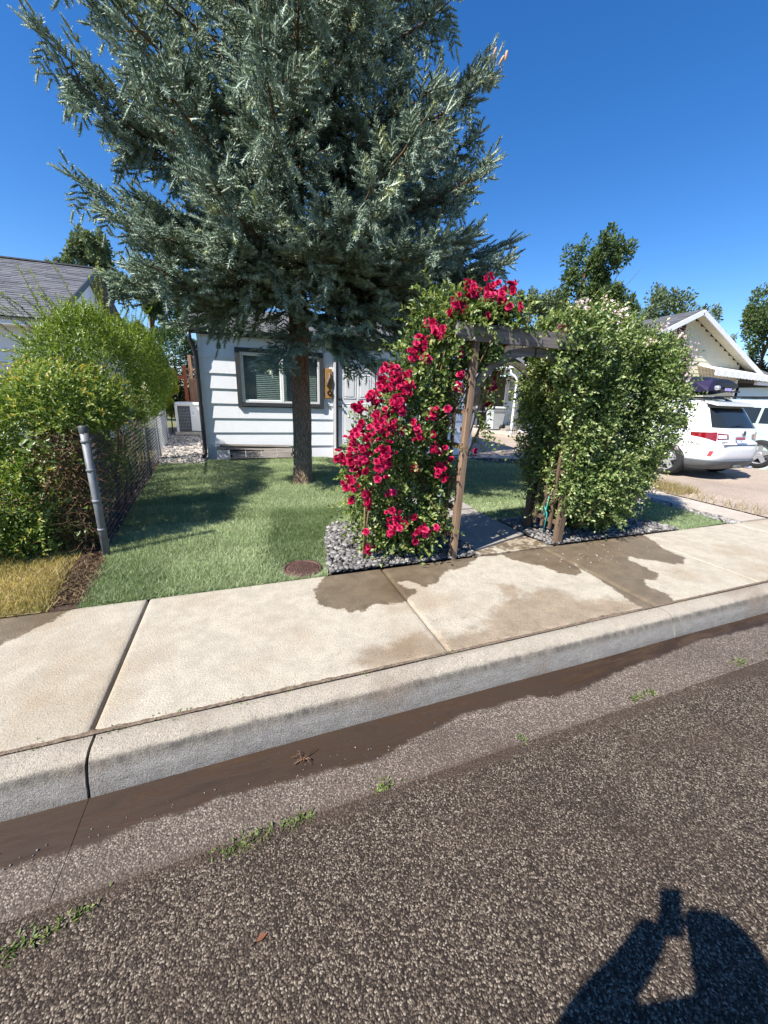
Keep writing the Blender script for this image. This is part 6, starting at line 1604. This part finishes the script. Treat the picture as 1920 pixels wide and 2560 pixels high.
part_box('side_shelf', (GX, GYY + .5, 1.10), (.42, .34, .03), MAT['steel'], gr); part_box('side_shelf', (GX, GYY - .5, 1.10), (.42, .34, .03), MAT['steel'], gr)
MB().tube([(GX - .28, GYY - .2, 1.24), (GX - .34, GYY - .2, 1.24), (GX - .34, GYY + .2, 1.24), (GX - .28, GYY + .2, 1.24)], .012, 6).build('handle', MAT['alloy'], gr)

# ------------------------------------------------------------------ background trees
def tree(name, label, base, h, rad, mat, seed, lob=7, nl=9000, ln=.22, group=None, bare=0, trunk=.2, low=.35, cat='tree'):
    rg = np.random.default_rng(seed)
    t = empty(name, base, label, cat, group)
    b = np.array(base, float); tk = MB(); cr_ = []
    top = b + np.array([0, 0, h * .8])
    tk.tube([b, b + (top - b) * .4 + np.array([rg.normal(0, .15), rg.normal(0, .15), 0]), top], [trunk, trunk * .7, trunk * .15], 7)
    P = []; N = []
    for i in range(lob):
        a = rg.uniform(0, 6.28); rr_ = rad * rg.uniform(.2, .8); zz_ = h * rg.uniform(low + .1, .86)
        q = b + np.array([math.cos(a) * rr_, math.sin(a) * rr_, zz_]); st = b + np.array([0, 0, zz_ * .65])
        tk.tube([st, (st + q) / 2 + np.array([0, 0, .1 * h * .2]), q], [trunk * .4, trunk * .25, trunk * .06], 5)
        s_ = rad * rg.uniform(.30, .52)
        nb = int(rg.integers(9, 14))
        for j in range(nb):
            u = unit(rg.normal(size=3)) * np.array([1, 1, .9]); c = q + u * s_ * rg.uniform(.5, 1.15); rs = s_ * rg.uniform(.22, .42)
            m_ = nl // (lob * 11)
            off = unit(rg.normal(size=(m_, 3))) * (rg.random((m_, 1)) ** .45) * rs * np.array([.8, .8, 1.45])
            P.append(c + off + np.array([0, 0, rs * .5])); N.append(off)
    P = np.concatenate(P); N = unit(np.concatenate(N)); m_ = len(P)
    keep = P[:, 2] > b[2] + h * low; P, N = P[keep], N[keep]; m_ = len(P)
    leaves('crown', P, unit(N + rg.normal(0, .7, (m_, 3)) + np.array([0, 0, .3])), unit(N * .5 + rg.normal(0, .6, (m_, 3)) + np.array([0, 0, .4])), ln, ln * .55, mat, np.clip(rg.normal(.5, .22, m_), 0, 1), t)['kind'] = 'stuff'
    for i in range(bare):
        p = b + np.array([rad * rg.uniform(.2, .8), rg.uniform(-.5, .5), h * rg.uniform(.5, .62)]); pts = [p]; d = unit(np.array([.25, 0, 1.]) + rg.normal(0, .25, 3))
        for j in range(6): d = unit(d + rg.normal(0, .18, 3)); p = p + d * h * .06; pts.append(p)
        tk.tube(pts, list(np.linspace(.05, .012, 7)), 4)
        tk.tube([pts[3], pts[3] + np.array([.3, 0, .5]), pts[3] + np.array([.4, 0, 1.0])], [.02, .015, .008], 4)
    tk.build('trunk', MAT['twig'], t)
    return t
elm = 'trees on the skyline'
tree('leafy_tree', 'narrow tree above the left roof ridge, furthest left', (-9.9, 32, .1), 11.0, 1.5, MAT['elmleaf'], 51, 7, 7000, .22, elm, low=.3)
tree('leafy_tree', 'bushy pair-crowned tree just right of the left roof ridge', (-7.2, 30, .1), 10.6, 2.0, MAT['elmleaf'], 52, 9, 10000, .22, elm, low=.3)
tree('leafy_tree', 'low tree filling the gap between left roof and spruce', (-3.9, 24, .1), 8.0, 1.7, MAT['treeleaf'], 53, 8, 8000, .2, elm, low=.15)
tree('leafy_tree', 'tree behind the white house seen through the lower spruce', (-1.4, 28, .1), 7.6, 2.0, MAT['treeleaf'], 54, 8, 8000, .22, elm, low=.2)
tree('leafy_tree', 'rounded grey-green tree directly above the red roses', (17.6, 29, .1), 11.3, 3.0, MAT['elmleaf'], 55, 12, 14000, .26, elm, low=.15)
tree('leafy_tree', 'pointed green tree left of the tall ragged tree', (19.4, 24.5, .1), 9.2, 2.0, MAT['elmleaf'], 56, 9, 10000, .2, elm, low=.15)
tree('leafy_tree', 'tall ragged dark tree with bare twigs behind the arbor', (25.2, 26, .1), 13.6, 3.7, MAT['treeleaf'], 57, 17, 26000, .27, elm, bare=4, trunk=.3, low=.25)
tree('leafy_tree', 'broad low tree line above the cream gable', (52, 38, .1), 14.6, 6.2, MAT['elmleaf'], 58, 14, 16000, .4, elm, low=.3)
tree('leafy_tree', 'sparse wispy tree right of the cream gable', (45.5, 28, .1), 9.8, 1.9, MAT['elmleaf'], 59, 5, 1800, .26, elm, bare=3, trunk=.12, low=.3)
tree('leafy_tree', 'tall leafy tree at the right edge of the frame', (49.5, 26, .1), 13, 4.0, MAT['treeleaf'], 60, 13, 17000, .3, elm, low=.12)
tree('leafy_tree', 'dark low tree behind the right neighbour carport', (38, 30, .1), 6.5, 4.0, MAT['treeleaf'], 61, 9, 9000, .3, elm, low=.1)
tree('leafy_tree', 'green tree closing the view between the two houses', (11.5, 34, .1), 8.5, 3.2, MAT['treeleaf'], 62, 10, 9000, .26, elm, low=.05)

# dry weeds by the driveway edge, seam weeds
P = np.concatenate([scatter([(6.75, 3.1), (7.3, 3.1), (7.5, 5.9), (6.95, 5.9)], 450), scatter([(6.95, 4.3), (7.6, 4.3), (7.7, 5.4), (7.0, 5.5)], 2200)])
blades('dry_weeds', P, np.full(len(P), .14), .14, .008, MAT['straw'], RNG.random(len(P)), lean=.7, label='straw coloured dry weeds along the driveway edge', cat='weeds')
def tuft(P0, n, spread, h, name, lab):
    P = np.concatenate([np.array([p[0], p[1] + .012 * p[0] - (.028 if p[3] > .1 else 0)]) + RNG.normal(0, 1, (max(6, int(n * p[2])), 2)) * np.array([spread * p[2] * 1.6, spread * .5]) for p in P0]); k = len(P)
    zz_ = np.full(k, P0[0][3])
    D = unit(np.stack([RNG.normal(0, 1, k), RNG.normal(0, 1, k), np.abs(RNG.normal(.7, .5, k))], 1))
    o = leaves(name, np.stack([P[:, 0], P[:, 1], zz_], 1), D, RNG.normal(0, .5, (k, 3)) + np.array([0, 0, 1]), h, h * .42, MAT['weed'], np.clip(RNG.normal(.5, .25, k), 0, 1))
    return tag(o, lab, 'weeds', None, 'stuff')
tuft([(-.70, 1.05, .9, -.002), (-.78, 1.03, .7, -.002), (-.58, 1.08, .5, -.002), (-.13, 1.11, 1.0, -.002), (-.04, 1.12, .9, -.002), (.09, 1.13, .8, -.002), (.13, 1.13, .4, -.002), (.46, 1.15, .7, -.002), (2.03, 1.17, .7, -.002), (2.14, 1.17, .5, -.002), (2.98, 1.17, .9, -.002), (3.3, 1.15, .5, -.002), (1.2, 1.15, .25, -.002)], 70, .030, .020, 'seam_weeds', 'small green weeds in the seam between gutter and asphalt')
tuft([(-.60, 1.707, .8, .15), (-.35, 1.707, .5, .15), (-.45, 1.707, .7, .15), (.12, 1.707, .4, .15), (-.08, 1.707, .5, .15), (.55, 1.707, .35, .15), (1.1, 1.707, .6, .15), (1.45, 1.707, .3, .15), (2.05, 1.707, .4, .15), (3.1, 1.707, .6, .15), (-.9, 1.707, .4, .15)], 40, .03, .016, 'seam_weeds', 'tiny weeds in the joint between sidewalk and kerb')
# brown dirt feathering over the asphalt edge and along the sidewalk seam
def ragged(name, xs_, ylo, yhi, z, mat, amp):
    lo_ = ylo + amp * (np.sin(xs_ * 7) + np.sin(xs_ * 19 + 1) * .6 + np.sin(xs_ * 53) * .4) + RNG.normal(0, amp * .35, len(xs_)); hi_ = yhi + amp * .5 * (np.sin(xs_ * 11 + 2) + np.sin(xs_ * 31)) + RNG.normal(0, amp * .35, len(xs_))
    V = []; F = []
    for i, x in enumerate(xs_): V += [(x, lo_[i], z), (x, max(hi_[i], lo_[i] + .001), z)]
    for i in range(len(xs_) - 1): F.append((i * 2, i * 2 + 2, i * 2 + 3, i * 2 + 1))
    o = link(name, np_mesh(name, V, F), None, mat); o['kind'] = 'structure'; return o

MAT['dirt'] = plain('seam dirt', (.15, .112, .082), .95, .2, var=.5, scale=60, bump=.8, bscale=120)
xs_ = np.arange(-3, 6.5, .008)
wv = .006 + .018 * np.clip(np.sin(xs_ * 4.3 + 1) * np.sin(xs_ * 1.7 + .4), 0, 1) ** 2 + .004 * np.sin(xs_ * 60)
V = []; F = []
for i, x in enumerate(xs_):
    yc = 1.6795 + .012 * x; n_ = RNG.normal(0, .0018, 2)
    V += [(x, yc - .0085 - abs(n_[0]), .1566), (x, yc + max(.008, wv[i]) + abs(n_[1]), .1572)]
for i in range(len(xs_) - 1): F.append((i * 2, i * 2 + 2, i * 2 + 3, i * 2 + 1))
link('seam_dirt', np_mesh('seam_dirt', V, F), None, MAT['dirt'])['kind'] = 'structure'
leaf = empty('dead_leaf', (-.05, .82, .01), 'curled rust brown dead leaf lying alone on the asphalt', 'leaf')
mb = MB(); mb.add([(-.065, .815, .006), (-.05, .828, .014), (-.03, .825, .008), (-.047, .812, .011)], [(0, 1, 2), (0, 2, 3)]); mb.build('blade', plain('rust leaf', (.16, .06, .03), .6, var=.3, scale=60), leaf)
MB().tube([(-.065, .815, .008), (-.075, .81, .013), (-.083, .809, .01)], .0016, 4).build('stalk', MAT['twig'], leaf)
spg = empty('twig_sprig', (.16, 1.38, 0), 'brown branching twig lying in the gutter mud', 'twig')
rg = np.random.default_rng(5)
c0 = np.array([.17, 1.40, .0])
MB().tube([c0 + np.array([-.05, -.02, .002]), c0, c0 + np.array([.06, .03, .004])], [.003, .003, .0015], 4).build('main_twig', MAT['twig'], spg)
for i in range(9):
    a = rg.uniform(0, 6.28); l_ = rg.uniform(.03, .07)
    MB().tube([c0 + rg.normal(0, .012, 3) * np.array([1, 1, 0]), c0 + np.array([math.cos(a) * l_ * .6, math.sin(a) * l_ * .5, .012]), c0 + np.array([math.cos(a) * l_, math.sin(a) * l_ * .8, .004])], [.0022, .0018, .001], 4).build('side_twig', MAT['twig'], spg)
pet = np.stack([RNG.normal(3.25, .35, 36), RNG.normal(2.62, .12, 36)], 1)
o = leaves('fallen_petals', np.stack([pet[:, 0], pet[:, 1], np.full(36, .157)], 1), RNG.normal(0, 1, (36, 3)) * np.array([1, 1, .1]), RNG.normal(0, .15, (36, 3)) + np.array([0, 0, 1]), .016, .012, MAT['pinkpetal'], RNG.random(36)); tag(o, 'fallen pale petals scattered on the wet sidewalk', 'petals', None, 'stuff')

# ------------------------------------------------------------------ the photographer, whose shadow falls into the picture
per = empty('person', (-.12, -.3, 0), 'person in dark shirt and jeans standing in the street holding up a phone', 'person')
def skin_body(name, joints, edges, mat, root=0, sub=2):
    me = bpy.data.meshes.new(name); me.from_pydata([j[:3] for j in joints], edges, [])
    o = link(name, me, per, mat)
    md = o.modifiers.new('skin', 'SKIN'); md.use_smooth_shade = True
    for i, j in enumerate(joints):
        v = me.skin_vertices[0].data[i]; v.radius = (j[3], j[4] if len(j) > 4 else j[3]); v.use_root = (i == root)
    s_ = o.modifiers.new('sub', 'SUBSURF'); s_.levels = sub; s_.render_levels = sub
    return o
rt = np.array([math.cos(YAW), -math.sin(YAW), 0]); fw = np.array([math.sin(YAW), math.cos(YAW), 0])
O = np.array([-.06, -.24, 0])
def bp(r_, f_, z): return tuple(O + rt * r_ + fw * f_ + np.array([0, 0, z]))
J = [bp(0, 0, .98) + (.15, .11), bp(0, .0, 1.18) + (.145, .10), bp(0, -.01, 1.40) + (.165, .10), bp(0, -.01, 1.50) + (.075, .07), bp(0, .01, 1.565) + (.058, .06), bp(0, .04, 1.66) + (.082, .098), bp(0, .03, 1.76) + (.07, .085),
     bp(.19, -.01, 1.45) + (.07,), bp(.30, .07, 1.27) + (.06,), bp(.145, .14, 1.46) + (.046,), bp(.058, .19, 1.55) + (.048, .034),
     bp(-.19, -.01, 1.45) + (.07,), bp(-.30, .09, 1.27) + (.06,), bp(-.145, .14, 1.45) + (.046,), bp(-.058, .19, 1.54) + (.048, .034),
     bp(.10, 0, .90) + (.095,), bp(.11, .02, .50) + (.065,), bp(.12, -.02, .10) + (.045,), bp(.13, .12, .045) + (.045, .035),
     bp(-.10, 0, .90) + (.095,), bp(-.11, .02, .50) + (.065,), bp(-.12, -.02, .10) + (.045,), bp(-.13, .12, .045) + (.045, .035)]
E_ = [(0, 1), (1, 2), (2, 3), (3, 4), (4, 5), (5, 6), (2, 7), (7, 8), (8, 9), (9, 10), (2, 11), (11, 12), (12, 13), (13, 14), (0, 15), (15, 16), (16, 17), (17, 18), (0, 19), (19, 20), (20, 21), (21, 22)]
skin_body('body', J, E_, MAT['skin'])
for s_ in (-1, 1):
    for k, (dz, l_) in enumerate(((.0, .055), (-.018, .06), (-.036, .056), (-.052, .045))):
        r0 = s_ * .05
        MB().tube([bp(r0, .18, 1.57 + dz), bp(r0 - s_ * .002, .198, 1.572 + dz), bp(r0 - s_ * .012, .206 , 1.572 + dz)], [.009, .0085, .007], 6).build('finger', MAT['skin'], per)
    MB().tube([bp(s_ * .07, .165, 1.49), bp(s_ * .055, .172, 1.50), bp(s_ * .04, .176, 1.515)], [.011, .010, .008], 6).build('thumb', MAT['skin'], per)
tor = skin_body('shirt', [bp(0, 0, .93) + (.165, .125), bp(0, 0, 1.18) + (.16, .118), bp(0, -.01, 1.40) + (.18, .115), bp(.19, -.01, 1.45) + (.083,), bp(.265, .05, 1.33) + (.07,), bp(-.19, -.01, 1.45) + (.083,), bp(-.265, .05, 1.33) + (.07,)], [(0, 1), (1, 2), (2, 3), (3, 4), (2, 5), (5, 6)], MAT['shirt'])
skin_body('trousers', [bp(0, 0, .95) + (.155, .12), bp(.10, 0, .88) + (.11,), bp(.11, .02, .50) + (.082,), bp(.12, -.02, .12) + (.07,), bp(-.10, 0, .88) + (.11,), bp(-.11, .02, .50) + (.082,), bp(-.12, -.02, .12) + (.07,)], [(0, 1), (1, 2), (2, 3), (0, 4), (4, 5), (5, 6)], MAT['jeans'])
hm = MB(); hc = Vector(bp(0, .015, 1.73)); hv_ = []
for i in range(7):
    el = i / 6 * math.pi / 2
    for k in range(18): a = 2 * math.pi * k / 18; hv_.append((hc.x + .098 * math.cos(el) * math.cos(a), hc.y + .108 * math.cos(el) * math.sin(a), hc.z - .03 + .115 * math.sin(el)))
hm.add(hv_, [(i * 18 + k, i * 18 + (k + 1) % 18, (i + 1) * 18 + (k + 1) % 18, (i + 1) * 18 + k) for i in range(6) for k in range(18)], True); hm.build('hair', MAT['hair'], per)
for s_ in (-1, 1):
    MB().lathe(bp(s_ * .033, .128, 1.685), [(0, -.012), (.01, -.006), (.012, 0), (.01, .006), (0, .012)], 8).build('eye', MAT['whitetrim'], per)
    MB().tube([bp(s_ * .085, .03, 1.70), bp(s_ * .098, .02, 1.68), bp(s_ * .088, .03, 1.65)], [.008, .014, .008], 6).build('ear', MAT['skin'], per)
MB().tube([bp(0, .13, 1.70), bp(0, .15, 1.665), bp(0, .135, 1.655)], [.008, .014, .010], 6).build('nose', MAT['skin'], per)
MB().tube([bp(-.025, .125, 1.625), bp(0, .132, 1.624), bp(.025, .125, 1.625)], [.004, .007, .004], 6).build('mouth', plain('lips', (.42, .16, .13), .5), per)
phn = empty('phone', (-.01, -.03, 1.5), 'black phone held upright in both hands of the photographer', 'phone')
Mp = Matrix(((_RC.x, _UC.x, -_F.x, 0), (_RC.y, _UC.y, -_F.y, 0), (_RC.z, _UC.z, -_F.z, CAM_H), (0, 0, 0, 1)))
pb = MB().box((.022, -.055, .0195), (.076, .155, .009), bev=.003); pb.v = [tuple(Mp @ Vector(v)) for v in pb.v]; pb.build('case', MAT['black'], phn)
sc_ = MB().box((.022, -.055, .0252), (.070, .148, .001)); sc_.v = [tuple(Mp @ Vector(v)) for v in sc_.v]; sc_.build('screen', MAT['carglass'], phn)

# leaf masses, shoots, canes and the like are too fine to pick apart one by one
for o in bpy.data.objects:
    n0 = o.name.split('.')[0]
    if n0 in ('leaf_mass', 'leafy_shoots', 'large_leaves', 'yellow_blooms', 'dead_leaves', 'dry_vines', 'canes', 'stem', 'branch', 'wire_mesh'):
        o['kind'] = 'stuff'
